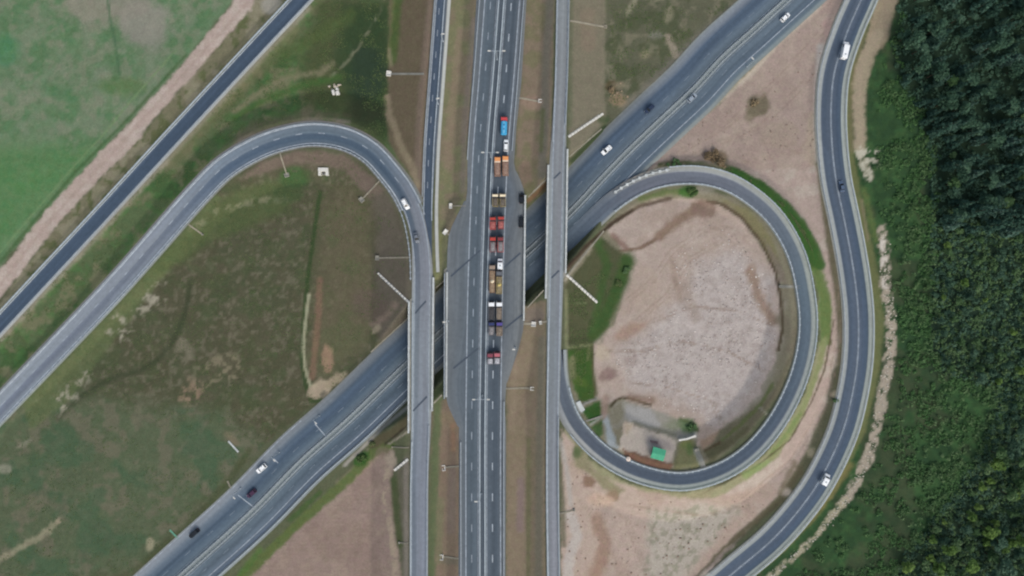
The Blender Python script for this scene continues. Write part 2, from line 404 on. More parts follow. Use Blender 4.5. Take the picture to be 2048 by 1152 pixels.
# --- between the side road and the loop ramp
poly([(620, 0), (850, 0), (850, 420), (770, 330), (620, 230), (480, 270), (330, 430), (-40, 850), (-40, 690)], (82, 100, 66), 4, 4)
MIDL = [(600, 30), (620, 0), (780, 0), (775, 330), (620, 235), (480, 270), (330, 430), (-20, 800), (-20, 690), (340, 310)]
poly(MIDL, (62, 92, 52), 6, 8, .8, (3, .52, .08))
poly(MIDL, (112, 112, 84), 6, 8, .75, (1, .57, .06))
poly(MIDL, (70, 110, 58), 6, 8, .5, (4, .6, .05))
stroke([(612, 18), (515, 122), (335, 316), (205, 455), (70, 600), (0, 675)], 16, (142, 136, 120), 5, 4, .75)
stroke([(590, 62), (540, 120), (440, 225), (350, 320)], 24, (104, 104, 74), 8, 6, .6)
poly([(640, 0), (785, 0), (782, 250), (760, 300), (700, 250), (610, 205), (600, 110)], (72, 80, 52), 18, 12, .85)
poly([(690, 10), (780, 10), (778, 280), (720, 240), (670, 130)], (48, 68, 44), 22, 12, .85)
blob(735, 150, 36, 55, (46, 62, 50), .7, 0, 14, 16); blob(730, 225, 40, 25, (56, 64, 46), .8, 0, 10, 12)
stroke([(770, 0), (745, 50), (720, 90), (690, 128), (660, 155)], 5, (118, 120, 96), 3, 3, .7, (2, .42, .12))
stroke([(665, 130), (640, 145), (610, 148), (560, 160), (512, 190), (470, 222)], 11, (122, 118, 92), 6, 5, .75)
stroke([(680, 155), (600, 172), (520, 205), (470, 235)], 12, (62, 96, 46), 6, 4, .8)
stroke([(700, 30), (640, 70), (570, 110)], 26, (78, 96, 52), 10, 8, .6)
poly([(-20, 850), (330, 450), (480, 275), (620, 235), (700, 240), (700, 250), (620, 245), (470, 290), (330, 452), (-20, 855)], (120, 112, 104), 4, 2, .7)
poly([(700, 232), (620, 218), (500, 245), (430, 310), (470, 280), (620, 236)], (104, 96, 80), 10, 4, .6)
# --- left of the upper carriageway
poly([(782, -100), (868, -100), (850, 420), (820, 350), (775, 280), (776, 130)], (106, 96, 76), 4, 3)
stroke([(795, 0), (790, 60), (785, 120)], 18, (74, 100, 48), 6, 4, .8)
stroke([(862, 0), (848, 140), (838, 250), (836, 380)], 14, (126, 110, 98), 4, 2, .7)
stroke([(775, 195), (778, 230), (792, 262), (805, 300), (828, 340), (834, 370)], 13, (140, 128, 104), 4, 4, .85)
stroke([(779, 100), (782, 130)], 7, (136, 128, 100), 3, 2, .7)
# --- inside the left loop
INL = [(30, 830), (330, 490), (430, 385), (500, 335), (620, 300), (690, 310), (740, 340), (800, 430), (818, 520), (818, 660), (640, 800), (540, 880), (260, 1170), (-BIG, 3000), (-BIG, 1200)]
poly(INL, (79, 80, 60), 4, 3)
poly(INL, (76, 82, 60), 8, 8, .7, (3, .52, .1))
poly(INL, (88, 85, 68), 8, 8, .5, (1, .56, .1))
poly(INL, (112, 108, 90), 8, 8, .55, (2, .62, .08))
poly(INL, (70, 84, 54), 8, 8, .45, (4, .58, .08))
poly([(-40, 830), (120, 790), (450, 830), (520, 890), (270, 1150), (-40, 1180)], (84, 100, 74), 30, 20, .7)
poly([(-40, 830), (120, 790), (450, 830), (520, 890), (270, 1150), (-40, 1180)], (104, 102, 84), 10, 12, .7, (1, .55, .07))
poly([(-40, 830), (120, 790), (450, 830), (520, 890), (270, 1150), (-40, 1180)], (66, 92, 66), 10, 12, .7, (3, .56, .06))
poly([(40, 790), (330, 480), (430, 385), (440, 400), (260, 640), (140, 800), (60, 860)], (90, 104, 66), 6, 4, .7)
poly([(330, 500), (470, 380), (560, 360), (600, 400), (560, 430), (430, 480), (380, 520), (290, 560)], (78, 92, 56), 10, 10, .8)
stroke([(385, 455), (440, 420), (520, 400), (570, 400)], 10, (122, 124, 96), 5, 6, .7, (2, .5, .1))
blob(590, 355, 30, 22, (58, 90, 48), .8, 0, 8, 8); blob(575, 385, 30, 20, (66, 84, 52), .7, 0, 8, 8)
stroke([(380, 560), (376, 600), (366, 640), (345, 685), (315, 720), (280, 742), (240, 752), (200, 768), (165, 792), (130, 822), (118, 836)], 10, (56, 66, 46), 6, 2, .75)
for bx, by, r, rr in [(315, 582, 16, 10), (290, 608, 20, 9), (230, 660, 14, 12), (228, 640, 8, 8), (130, 795, 22, 11), (112, 812, 10, 12), (180, 745, 20, 6), (250, 670, 14, 7), (345, 470, 6, 8), (60, 810, 8, 6)]:
    blob(bx, by, r * 1.5, rr * 1.5, (154, 150, 132), .75, -.7, 12, 8, (2, .56, .12))
blob(380, 785, 30, 18, (142, 120, 100), .7, -.3, 14, 9, (2, .54, .12)); blob(440, 745, 50, 30, (124, 118, 94), .65, -.4, 20, 10, (2, .57, .1)); blob(375, 695, 22, 12, (120, 116, 98), .6, .5, 12, 6)
stroke([(0, 1118), (60, 1085), (110, 1050)], 12, (142, 138, 112), 5, 6, .75); blob(300, 1090, 10, 14, (150, 146, 118), .8, .2, 4, 4); blob(10, 938, 12, 8, (134, 134, 116), .7, 0, 5, 4); blob(115, 1045, 8, 6, (150, 140, 116), .8, 0, 4, 3); blob(48, 888, 20, 5, (134, 132, 114), .6, -.5, 6, 4)
stroke([(455, 868), (470, 885)], 14, (116, 108, 86), 6, 5, .7)
stroke([(500, 900), (440, 985), (380, 1050), (270, 1140)], 12, (70, 80, 52), 6, 3, .7)
poly([(640, 400), (700, 370), (745, 410), (760, 560), (740, 660), (690, 720), (650, 750), (620, 740)], (98, 92, 72), 30, 18, .75)
poly([(640, 400), (700, 370), (745, 410), (760, 560), (740, 660), (690, 720), (650, 750), (620, 740)], (86, 92, 64), 24, 14, .6, (1, .54, .1))
poly([(735, 360), (790, 400), (822, 500), (822, 640), (760, 690), (745, 560), (752, 460)], (96, 90, 80), 14, 9, .85)
poly([(600, 300), (690, 308), (770, 380), (740, 400), (690, 340), (600, 325), (480, 360), (520, 322)], (108, 96, 86), 6, 4, .9)
for k in range(7):
    stroke([(560 + k * 4, 312 + k * 5), (640, 305 + k * 5.5), (715 - k * 6, 330 + k * 6)], 1.6, (92, 82, 72), 1, .6, .6)
stroke([(640, 385), (632, 440), (624, 500), (615, 560), (609, 640), (604, 720), (612, 770), (622, 800), (650, 800)], 9, (50, 72, 40), 3, 3, .85)
stroke([(618, 590), (610, 650), (607, 700), (610, 735), (622, 775)], 6, (152, 152, 124), 1.8, 1.2, .95)
stroke([(640, 560), (636, 640), (630, 700), (624, 755)], 12, (124, 98, 80), 4, 3, .7)
blob(655, 715, 9, 26, (150, 124, 100), .8, -.1, 8, 4); blob(640, 778, 26, 18, (160, 146, 124), .95, -.2, 6, 3); blob(672, 760, 28, 9, (150, 138, 114), .9, -.6, 6, 3); blob(648, 790, 8, 9, (104, 100, 88), .8, 0, 3, 3)
blob(705, 755, 20, 8, (136, 134, 130), .8, -.6, 4, 4)
blob(740, 610, 40, 30, (96, 84, 76), .6, .6, 10, 10); stroke([(790, 610), (770, 635), (745, 650)], 12, (124, 110, 98), 5, 4, .7); blob(752, 660, 6, 10, (150, 140, 118), .7, .8, 3, 3)
# --- right of the upper ramps, north
poly([(893, -100), (960, -100), (932, 420), (896, 470), (880, 560), (864, 560), (872, 400)], (116, 108, 88), 3, 2)
poly([(893, -100), (960, -100), (932, 420), (896, 470), (880, 560), (864, 560), (872, 400)], (108, 112, 80), 3, 2, .8, (1, .52, .07))
stroke([(920, 60), (905, 200), (895, 330)], 14, (128, 114, 96), 4, 3, .6); stroke([(948, 40), (930, 240), (926, 380)], 12, (120, 110, 104), 4, 2, .6); stroke([(880, 470), (872, 550)], 12, (112, 116, 74), 4, 2, .7)
poly([(862, 800), (920, 800), (920, 1250), (855, 1250)], (118, 104, 88), 3, 2); stroke([(876, 800), (870, 900), (864, 1100), (860, 1240)], 17, (86, 100, 68), 4, 4, .9); stroke([(905, 850), (907, 900)], 9, (138, 108, 84), 4, 3, .7); stroke([(880, 1000), (878, 1120)], 14, (108, 110, 82), 4, 4, .7)
stroke([(905, 940), (902, 1060)], 16, (118, 106, 98), 5, 3, .6); stroke([(890, 1120), (915, 1124)], 14, (100, 98, 84), 4, 3, .7); blob(895, 835, 14, 12, (124, 112, 88), .6)
poly([(1050, -100), (1112, -100), (1100, 380), (1060, 400), (1030, 330)], (118, 106, 90), 3, 2)
poly([(1050, -100), (1112, -100), (1100, 380), (1060, 400), (1030, 330)], (104, 104, 76), 3, 2, .7, (1, .54, .07))
stroke([(1100, 0), (1092, 120), (1088, 260), (1084, 350)], 16, (104, 102, 92), 4, 2, .8); stroke([(1086, 220), (1082, 300)], 8, (88, 94, 62), 3, 2, .8); blob(1062, 205, 22, 14, (138, 118, 104), .8); blob(1050, 350, 12, 30, (122, 104, 90), .7); blob(1060, 380, 12, 12, (96, 96, 68), .7)
poly([(1015, 620), (1092, 600), (1092, 1260), (1012, 1260), (1012, 760)], (122, 110, 92), 3, 2)
poly([(1015, 620), (1092, 600), (1092, 1260), (1012, 1260), (1012, 760)], (114, 106, 84), 3, 2, .5, (1, .54, .06))
stroke([(1084, 680), (1080, 860), (1076, 1240)], 15, (106, 104, 90), 4, 2, .8); stroke([(1058, 880), (1056, 1240)], 8, (106, 108, 74), 3, 2, .7); stroke([(1042, 960), (1040, 1060)], 14, (122, 106, 106), 4, 3, .7); blob(1068, 630, 20, 16, (116, 106, 96), .8); stroke([(1030, 720), (1026, 860)], 10, (132, 118, 100), 4, 3, .6)
poly([(1137, -100), (1213, -100), (1215, 240), (1140, 320)], (114, 110, 93), 4, 3); stroke([(1143, 0), (1141, 250)], 8, (92, 98, 76), 3, 2, .7); stroke([(1176, 30), (1176, 90)], 30, (124, 112, 96), 6, 4, .6)
poly([(1213, -100), (1530, -100), (1480, 10), (1360, 110), (1250, 225), (1210, 260)], (92, 94, 75), 5, 4)
poly([(1213, -100), (1530, -100), (1480, 10), (1360, 110), (1250, 225), (1210, 260)], (76, 84, 60), 5, 4, .8, (1, .52, .07))
poly([(1213, -100), (1530, -100), (1480, 10), (1360, 110), (1250, 225), (1210, 260)], (122, 118, 98), 5, 4, .55, (4, .6, .05))
stroke([(1500, 0), (1420, 60), (1350, 125), (1260, 215)], 26, (108, 106, 96), 9, 4, .8)
stroke([(1270, 0), (1255, 25)], 10, (146, 142, 118), 4, 4, .7); stroke([(1335, 75), (1345, 95), (1350, 112)], 12, (146, 136, 120), 4, 5, .8); blob(1310, 70, 14, 8, (120, 120, 110), .6); blob(1290, 112, 10, 9, (140, 134, 106), .6); blob(1338, 30, 6, 14, (136, 132, 108), .6, .4)
blob(1235, 200, 18, 14, (140, 120, 96), .85, 0, 8, 4); blob(1225, 172, 10, 12, (84, 74, 52), .8, 0, 6, 4); blob(1240, 172, 12, 8, (128, 120, 98), .7, 0, 6, 4)
stroke([(1210, 255), (1180, 285), (1145, 320)], 12, (52, 66, 44), 4, 3, .9); blob(1208, 240, 14, 10, (56, 76, 46), .7)
# --- soil triangle between the motorway and the road by the wood
TRI = [(1650, -60), (1700, -60), (1672, 60), (1640, 150), (1634, 320), (1600, 360), (1500, 350), (1450, 330), (1380, 322), (1310, 335), (1260, 352), (1330, 290), (1440, 210), (1560, 80)]
poly(TRI, (154, 138, 128), 3, 3)
poly(TRI, (142, 124, 114), 6, 6, .35, (3, .52, .07)); poly(TRI, (164, 150, 136), 6, 6, .4, (1, .56, .07))
stroke([(1640, 10), (1560, 80), (1500, 150), (1400, 232), (1330, 285)], 11, (174, 164, 148), 4, 3, .8)
stroke([(1470, 165), (1410, 220)], 10, (112, 116, 96), 5, 4, .5); blob(1518, 210, 20, 24, (104, 98, 78), .9, .6, 9, 5); blob(1500, 235, 10, 8, (116, 108, 88), .7)
stroke([(1560, 355), (1625, 352), (1640, 345)], 4, (112, 98, 82), 2, 1.5, .8); stroke([(1540, 345), (1630, 342)], 3, (172, 156, 140), 1.5, 1, .6)
stroke([(1642, 250), (1640, 320)], 16, (172, 166, 158), 4, 2, .7); stroke([(1655, 100), (1644, 200)], 10, (168, 162, 152), 4, 2, .7); blob(1655, 60, 8, 22, (160, 134, 128), .6); blob(1560, 270, 40, 30, (150, 136, 120), .5); blob(1625, 280, 14, 60, (158, 146, 126), .6)
# strip of soil and grass between the loop and the wood road
RIM = [(1480, 340), (1600, 340), (1640, 330), (1660, 420), (1680, 560), (1688, 660), (1670, 780), (1640, 870), (1560, 990), (1440, 1120), (1400, 1170), (1130, 1260), (1130, 960), (1250, 985), (1360, 990), (1440, 980), (1530, 930), (1600, 830), (1640, 700), (1650, 600), (1620, 480), (1560, 400)]
poly(RIM, (162, 146, 136), 4, 3); poly(RIM, (170, 160, 148), 4, 4, .7, (1, .55, .07))
stroke([(1640, 325), (1648, 400), (1662, 500), (1678, 600), (1684, 680), (1676, 760)], 15, (98, 94, 72), 4, 2, .95)
stroke([(1676, 740), (1660, 810), (1628, 890), (1608, 930)], 20, (84, 86, 66), 5, 4, .95); blob(1672, 790, 10, 8, (150, 140, 120), .8); blob(1620, 905, 8, 8, (146, 140, 118), .7)
stroke([(1600, 940), (1560, 1000), (1500, 1050), (1440, 1100), (1390, 1150), (1370, 1170)], 16, (88, 84, 64), 5, 4, .95); blob(1572, 985, 12, 9, (164, 154, 142), .8); stroke([(1590, 925), (1560, 985)], 10, (112, 104, 84), 5, 4, .8)
stroke([(1655, 590), (1660, 650), (1662, 690)], 3, (96, 86, 66), 1.5, 1, .8); stroke([(1662, 650), (1650, 740), (1620, 810)], 2.5, (104, 92, 70), 1.5, 1, .7)
GRIM = [(1400, 345), (1440, 330), (1490, 345), (1560, 395), (1615, 470), (1640, 560), (1662, 600), (1662, 660), (1640, 730), (1610, 830), (1560, 910), (1500, 955), (1430, 1000), (1330, 1010), (1240, 990), (1160, 930), (1130, 890), (1130, 830), (1180, 920), (1260, 970), (1360, 985), (1450, 970), (1540, 900), (1610, 790), (1640, 680), (1635, 580), (1600, 470), (1540, 400), (1470, 355)]
poly(GRIM, (136, 136, 104), 3, 2)
poly([(1440, 330), (1469, 336), (1525, 366), (1555, 395), (1590, 428), (1620, 466), (1636, 504), (1646, 540), (1622, 540), (1602, 487), (1578, 448), (1549, 410), (1508, 371), (1457, 345)], (58, 92, 42), 2, 2)
stroke([(1462, 342), (1520, 371), (1566, 408), (1600, 446), (1626, 490), (1640, 530)], 22, (58, 94, 42), 3, 2, .95)
poly([(1622, 535), (1648, 540), (1662, 593), (1665, 640), (1660, 690), (1640, 690), (1638, 600)], (90, 114, 58), 4, 2, .9)
stroke([(1650, 680), (1640, 730), (1610, 810), (1570, 880), (1540, 915)], 12, (124, 132, 88), 4, 3, .9); stroke([(1600, 830), (1545, 905)], 8, (108, 128, 72), 3, 3, .7)
stroke([(1668, 640), (1650, 735), (1625, 800), (1580, 880), (1510, 935), (1460, 960), (1400, 990)], 3, (82, 72, 54), 1.4, 1.2, .8)
stroke([(1535, 925), (1490, 950)], 12, (112, 138, 78), 4, 3, .7); poly([(1240, 975), (1360, 990), (1440, 975), (1400, 1010), (1300, 1015)], (142, 136, 106), 8, 4, .8)
# --- inside the right loop
INR = [(1255, 395), (1340, 372), (1400, 375), (1470, 395), (1530, 440), (1570, 500), (1592, 570), (1598, 650), (1588, 720), (1555, 790), (1500, 860), (1440, 915), (1370, 940), (1290, 935), (1220, 900), (1170, 850), (1140, 780), (1132, 700), (1128, 560), (1180, 490)]
poly(INR, (122, 118, 98), 4, 2)
SOIL = [(1215, 462), (1250, 432), (1300, 402), (1350, 398), (1400, 398), (1440, 408), (1480, 440), (1520, 490), (1548, 540), (1560, 600), (1562, 660), (1550, 720), (1520, 785), (1480, 825), (1420, 880), (1395, 890), (1390, 850), (1330, 830), (1240, 798), (1200, 812), (1186, 720), (1188, 680), (1230, 650), (1255, 560), (1262, 520)]
poly(SOIL, (164, 149, 138), 3, 4)
poly(SOIL, (152, 134, 120), 8, 8, .35, (3, .53, .06)); poly(SOIL, (172, 160, 150), 8, 8, .35, (1, .55, .06))
poly([(1400, 520), (1480, 500), (1545, 560), (1555, 680), (1520, 780), (1440, 850), (1330, 800), (1260, 760), (1240, 700), (1300, 650), (1370, 600)], (172, 164, 160), 24, 16, .85)
poly([(1400, 520), (1480, 500), (1545, 560), (1555, 680), (1520, 780), (1440, 850), (1330, 800), (1260, 760), (1240, 700), (1300, 650), (1370, 600)], (140, 128, 120), 8, 12, .35, (2, .6, .06))
poly([(1400, 520), (1480, 500), (1545, 560), (1555, 680), (1520, 780), (1440, 850), (1330, 800), (1260, 760), (1240, 700), (1300, 650), (1370, 600)], (184, 178, 172), 8, 12, .25, (4, .6, .08))
stroke([(1240, 502), (1280, 496), (1310, 480), (1330, 466)], 6, (112, 92, 76), 2, 2, .9); stroke([(1320, 470), (1345, 450), (1375, 430), (1400, 410)], 20, (130, 110, 94), 6, 5, .95); blob(1410, 418, 26, 20, (126, 106, 94), .9, .2, 8, 5)
stroke([(1252, 495), (1225, 470)], 10, (126, 100, 90), 3, 2, .8); stroke([(1500, 540), (1520, 600), (1545, 640)], 20, (138, 116, 98), 7, 5, .85); stroke([(1345, 520), (1350, 560), (1362, 600)], 12, (142, 124, 110), 6, 4, .6); stroke([(1370, 580), (1390, 630)], 26, (144, 128, 116), 8, 5, .5)
blob(1265, 660, 40, 12, (150, 122, 104), .7, -.5, 8, 7); blob(1215, 750, 20, 12, (130, 108, 102), .85, -.5, 6, 5); blob(1262, 720, 16, 10, (140, 124, 118), .6, -.5, 6, 5); blob(1205, 705, 12, 16, (172, 160, 138), .6); blob(1290, 580, 30, 50, (164, 148, 134), .6)
stroke([(1130, 560), (1160, 520), (1200, 470), (1212, 458)], 5, (158, 152, 136), 1.5, 1, .8)
stroke([(1134, 540), (1172, 495), (1225, 445), (1280, 412), (1340, 397)], 8, (84, 72, 60), 2.5, 1.5, .9)
poly([(1130, 570), (1205, 475), (1262, 520), (1254, 556), (1226, 620), (1210, 660), (1186, 680), (1188, 800), (1160, 805), (1135, 720)], (78, 82, 58), 4, 3)
stroke([(1255, 520), (1240, 570), (1215, 625), (1190, 670)], 30, (58, 86, 42), 8, 5, .9); stroke([(1195, 480), (1215, 530), (1200, 590), (1190, 650)], 16, (60, 88, 44), 7, 5, .8)
poly([(1133, 700), (1182, 695), (1188, 800), (1158, 802), (1140, 760)], (58, 90, 36), 4, 2, .9); blob(1145, 735, 8, 26, (122, 122, 88), .8); blob(1160, 765, 14, 10, (80, 104, 42), .7)
stroke([(1133, 580), (1133, 694), (1184, 690)], 4, (124, 130, 92), 1.5, 1, .9); stroke([(1150, 606), (1172, 606)], 2, (110, 120, 84), 1, .5, .8); stroke([(1178, 692), (1176, 720)], 4, (122, 124, 84), 1.5, 1, .7)
stroke([(1184, 690), (1186, 740), (1192, 790)], 5, (78, 80, 50), 2, 1, .8)
poly([(1162, 820), (1200, 800), (1205, 832), (1180, 850)], (46, 86, 32), 4, 2, .95); poly([(1180, 855), (1205, 838), (1206, 870), (1196, 878)], (56, 88, 42), 3, 2, .9)
stroke([(1163, 812), (1170, 806), (1194, 797)], 4, (160, 160, 146), 1.5, 1, .9); stroke([(1180, 850), (1208, 830)], 4, (150, 156, 146), 1.5, 1, .9); blob(1157, 815, 9, 13, (160, 166, 166), .85, -.4, 4, 3)
poly([(1205, 830), (1216, 830), (1236, 895), (1216, 896)], (148, 158, 162), 4, 2, .95); stroke([(1212, 795), (1208, 832)], 12, (150, 128, 116), 4, 3, .8)
poly([(1222, 810), (1245, 800), (1300, 815), (1345, 835), (1390, 850), (1394, 872), (1350, 880), (1250, 842), (1236, 860), (1222, 855)], (140, 138, 128), 4, 3)
poly([(1250, 808), (1300, 815), (1320, 850), (1300, 858), (1248, 838)], (152, 152, 150), 5, 4, .9); poly([(1222, 812), (1245, 802), (1250, 835), (1236, 858), (1222, 850)], (122, 118, 98), 5, 3, .8)
blob(1375, 852, 22, 15, (78, 106, 64), .85, .3, 6, 5); blob(1345, 850, 16, 14, (112, 120, 96), .7); stroke([(1268, 845), (1310, 858), (1350, 870)], 7, (100, 102, 84), 3, 2, .7)
stroke([(1222, 812), (1232, 800), (1245, 795), (1262, 798), (1300, 810)], 6, (68, 60, 42), 2, 1.5, .95); stroke([(1262, 796), (1305, 800)], 14, (124, 102, 86), 5, 3, .7); stroke([(1360, 838), (1385, 848), (1396, 862)], 6, (72, 84, 50), 2.5, 2, .8)
PAD = [(1247, 842), (1354, 878), (1346, 932), (1240, 900)]
poly(PAD, (188, 176, 162), 3, 1.5); poly([(1248, 844), (1270, 850), (1256, 870), (1245, 866)], (182, 164, 138), 4, 3, .7); blob(1322, 888, 26, 12, (148, 140, 138), .7, .3, 5, 6)
poly([(1246, 898), (1346, 928), (1342, 944), (1290, 938), (1250, 918)], (122, 92, 74), 2.5, 1.5)
stroke([(1356, 880), (1390, 872)], 5, (186, 182, 168), 1.5, 1, .95); blob(1390, 872, 4, 5, (196, 192, 184), .9)
poly([(1356, 884), (1386, 880), (1396, 900), (1398, 935), (1350, 938)], (124, 124, 86), 4, 2); blob(1370, 890, 14, 10, (112, 124, 64), .7); blob(1350, 925, 5, 20, (104, 104, 70), .7); blob(1378, 900, 6, 12, (86, 112, 60), .7)
poly([(1400, 880), (1440, 860), (1430, 885), (1405, 898)], (150, 128, 108), 4, 3)
stroke([(1392, 900), (1408, 938)], 9, (150, 154, 146), 2.5, 1.5, .9)
poly([(1440, 860), (1490, 830), (1540, 790), (1575, 720), (1590, 640), (1592, 690), (1560, 790), (1500, 862), (1420, 925), (1412, 905)], (104, 100, 80), 4, 3, .95); poly([(1410, 902), (1450, 880), (1500, 850), (1490, 868), (1420, 925)], (88, 88, 62), 5, 3, .7)
stroke([(1408, 902), (1440, 885)], 5, (78, 66, 46), 2, 1, .9); stroke([(1445, 880), (1480, 850), (1520, 810), (1545, 770)], 7, (92, 102, 62), 3, 3, .9); stroke([(1520, 815), (1535, 830)], 3, (150, 148, 134), 1.5, 1, .7)
stroke([(1415, 402), (1450, 410), (1490, 440), (1528, 490), (1552, 545), (1562, 600), (1564, 660), (1556, 700)], 6, (92, 78, 62), 2, 1.5, .9)
poly([(1440, 396), (1500, 420), (1545, 475), (1560, 530), (1548, 530), (1520, 475), (1485, 430)], (118, 114, 78), 4, 2, .8); poly([(1530, 480), (1562, 530), (1575, 570), (1558, 560)], (122, 112, 100), 4, 2, .8)
stroke([(1558, 572), (1600, 574)], 5, (148, 146, 128), 2, 1, .85); stroke([(1560, 640), (1578, 660), (1582, 700)], 22, (118, 112, 94), 6, 3, .8)
stroke([(1280, 398), (1330, 384), (1385, 382)], 12, (92, 106, 62), 4, 3, .9); blob(1378, 384, 20, 11, (58, 98, 40), .9, 0, 4, 4); blob(1412, 380, 20, 12, (134, 130, 116), .7)
stroke([(1320, 330), (1345, 325), (1372, 326)], 10, (66, 76, 46), 3, 2, .9); blob(1430, 312, 26, 12, (112, 98, 78), .85, .1, 6, 4); blob(1440, 328, 22, 12, (100, 100, 78), .8, .2, 6, 4); blob(1422, 318, 8, 6, (84, 70, 54), .8)
# --- south east soil
SE = [(1124, 860), (1200, 950), (1290, 985), (1400, 1000), (1480, 985), (1560, 960), (1545, 1000), (1470, 1070), (1390, 1150), (1340, 1260), (1122, 1260)]
poly(SE, (166, 150, 138), 4, 3); poly(SE, (152, 130, 114), 8, 8, .35, (3, .54, .06))
poly([(1300, 1020), (1400, 1010), (1480, 1020), (1400, 1110), (1360, 1170), (1290, 1170)], (166, 160, 148), 14, 10, .85); poly([(1300, 1020), (1400, 1010), (1480, 1020), (1400, 1110), (1360, 1170), (1290, 1170)], (132, 132, 112), 8, 10, .7, (2, .58, .06))
for k in range(9): stroke([(1310 + k * 14, 1040 + (k % 3) * 9), (1300 + k * 12, 1090), (1288 + k * 11, 1150)], 2.5, (136, 130, 114), 1.5, 2, .6, (2, .48, .08))
stroke([(1120, 880), (1132, 930), (1140, 990), (1142, 1010)], 9, (160, 156, 150), 3, 2, .8); stroke([(1140, 1030), (1155, 1070), (1140, 1110), (1132, 1180)], 20, (170, 164, 158), 5, 4, .9)
poly([(1150, 880), (1190, 940), (1250, 980), (1230, 1000), (1190, 960), (1150, 930)], (126, 124, 94), 5, 3, .9); blob(1178, 962, 14, 12, (118, 94, 76), .85, .4, 5, 4); blob(1225, 990, 14, 12, (136, 116, 96), .9, .6, 4, 4); blob(1200, 1000, 26, 12, (182, 158, 138), .7, .1, 6, 6)
stroke([(1195, 1040), (1210, 1090), (1190, 1160)], 26, (140, 112, 94), 8, 6, .7); stroke([(1120, 930), (1126, 1000), (1128, 1090)], 9, (96, 96, 76), 3, 2, .8); blob(1154, 905, 8, 10, (72, 96, 56), .8); blob(1255, 1080, 30, 50, (170, 152, 140), .7)
# --- south west soil
SW = [(740, 898), (782, 894), (792, 920), (782, 960), (786, 1040), (800, 1120), (806, 1260), (380, 1260), (490, 1150), (600, 1050), (690, 950)]
poly(SW, (142, 124, 114), 4, 3); poly(SW, (150, 134, 118), 8, 8, .5, (1, .54, .09)); poly(SW, (126, 108, 98), 10, 8, .35, (3, .54, .06))
for k in range(26): stroke([(690 - k * 7 - (k * 31) % 30, 985 + k * 6.5), (782, 987 + k * 6.5)], 2, (124, 107, 96), 1.4, 3, .35, (2, .42, .12))
stroke([(775, 940), (770, 1000), (782, 1060), (792, 1150)], 10, (164, 150, 128), 4, 4, .8, (2, .45, .1)); stroke([(775, 900), (786, 930)], 18, (160, 148, 130), 4, 4, .7); stroke([(700, 960), (760, 905)], 12, (158, 138, 116), 5, 4, .6)
stroke([(780, 890), (745, 905), (700, 955), (600, 1045), (480, 1160)], 19, (88, 104, 56), 4, 4, .95); blob(722, 918, 20, 14, (52, 90, 38), .9, -.7, 4, 3); blob(745, 888, 10, 8, (54, 88, 42), .85, -.7, 4, 3); stroke([(640, 985), (580, 1040)], 10, (62, 92, 44), 3, 3, .7); stroke([(520, 1100), (480, 1150)], 12, (76, 108, 48), 4, 3, .7); blob(765, 905, 14, 8, (126, 112, 96), .6)
poly([(770, 888), (820, 840), (820, 900), (795, 930), (790, 1000), (806, 1150), (820, 1150), (818, 860)], (98, 96, 80), 4, 2, .95); stroke([(788, 960), (794, 1040), (802, 1090)], 14, (72, 84, 52), 4, 3, .8); stroke([(812, 920), (812, 1250)], 10, (122, 116, 108), 4, 2, .8)
stroke([(745, 888), (790, 862), (818, 835)], 18, (90, 84, 62), 4, 3, .9); stroke([(770, 888), (795, 868), (818, 848)], 4, (58, 54, 42), 1.5, 1, .9); stroke([(778, 888), (818, 862)], 3, (150, 142, 126), 1.2, .7, .9); stroke([(690, 930), (765, 855), (815, 815)], 7, (152, 148, 140), 2, 1, .8)
# --- east of the wood road
EAST = [(1760, -BIG), (1740, 0), (1700, 120), (1690, 260), (1706, 380), (1735, 520), (1752, 640), (1740, 740), (1712, 860), (1650, 980), (1560, 1090), (1480, 1170), (1200, BIG), (BIG, BIG), (BIG, -BIG)]
poly(EAST, (48, 76, 46), 4, 3); poly(EAST, (62, 96, 54), 10, 10, .6, (1, .55, .1)); poly(EAST, (66, 72, 54), 10, 10, .6, (3, .56, .06)); poly(EAST, (40, 64, 42), 10, 10, .5, (4, .56, .08))
poly([(1810, -BIG), (1795, 20), (1782, 130), (1830, 210), (1850, 330), (1856, 600), (1860, 740), (1990, 790), (1960, 900), (1870, 1040), (1780, 1160), (1700, BIG), (BIG, BIG), (BIG, -BIG)], (40, 58, 44), 10, 6)
stroke([(1742, 0), (1705, 110), (1692, 220), (1698, 320), (1716, 420), (1742, 530), (1758, 640), (1748, 740), (1720, 860), (1655, 985), (1560, 1095), (1490, 1150)], 24, (98, 104, 66), 5, 3, .95)
stroke([(1725, 60), (1702, 190), (1704, 300)], 12, (106, 102, 74), 4, 3, .7); stroke([(1700, 930), (1630, 1030), (1540, 1115)], 14, (112, 106, 64), 5, 3, .8); stroke([(1728, 380), (1752, 480)], 12, (92, 110, 60), 5, 3, .7); stroke([(1723, 400), (1736, 480)], 5, (128, 118, 94), 3, 2, .6)
stroke([(1790, -10), (1762, 40), (1742, 80), (1722, 130), (1714, 170), (1718, 230), (1722, 300)], 18, (152, 140, 118), 4, 4, .95); stroke([(1775, 0), (1760, 50)], 34, (136, 126, 104), 7, 5, .7)
stroke([(1718, 290), (1726, 320), (1738, 350)], 16, (146, 142, 120), 4, 6, .8, (2, .42, .1)); stroke([(1765, 460), (1770, 520), (1772, 575), (1780, 620), (1782, 680), (1776, 740), (1766, 790), (1752, 860), (1736, 920), (1715, 960), (1690, 1000)], 20, (160, 150, 134), 3, 7, .92, (2, .38, .1))
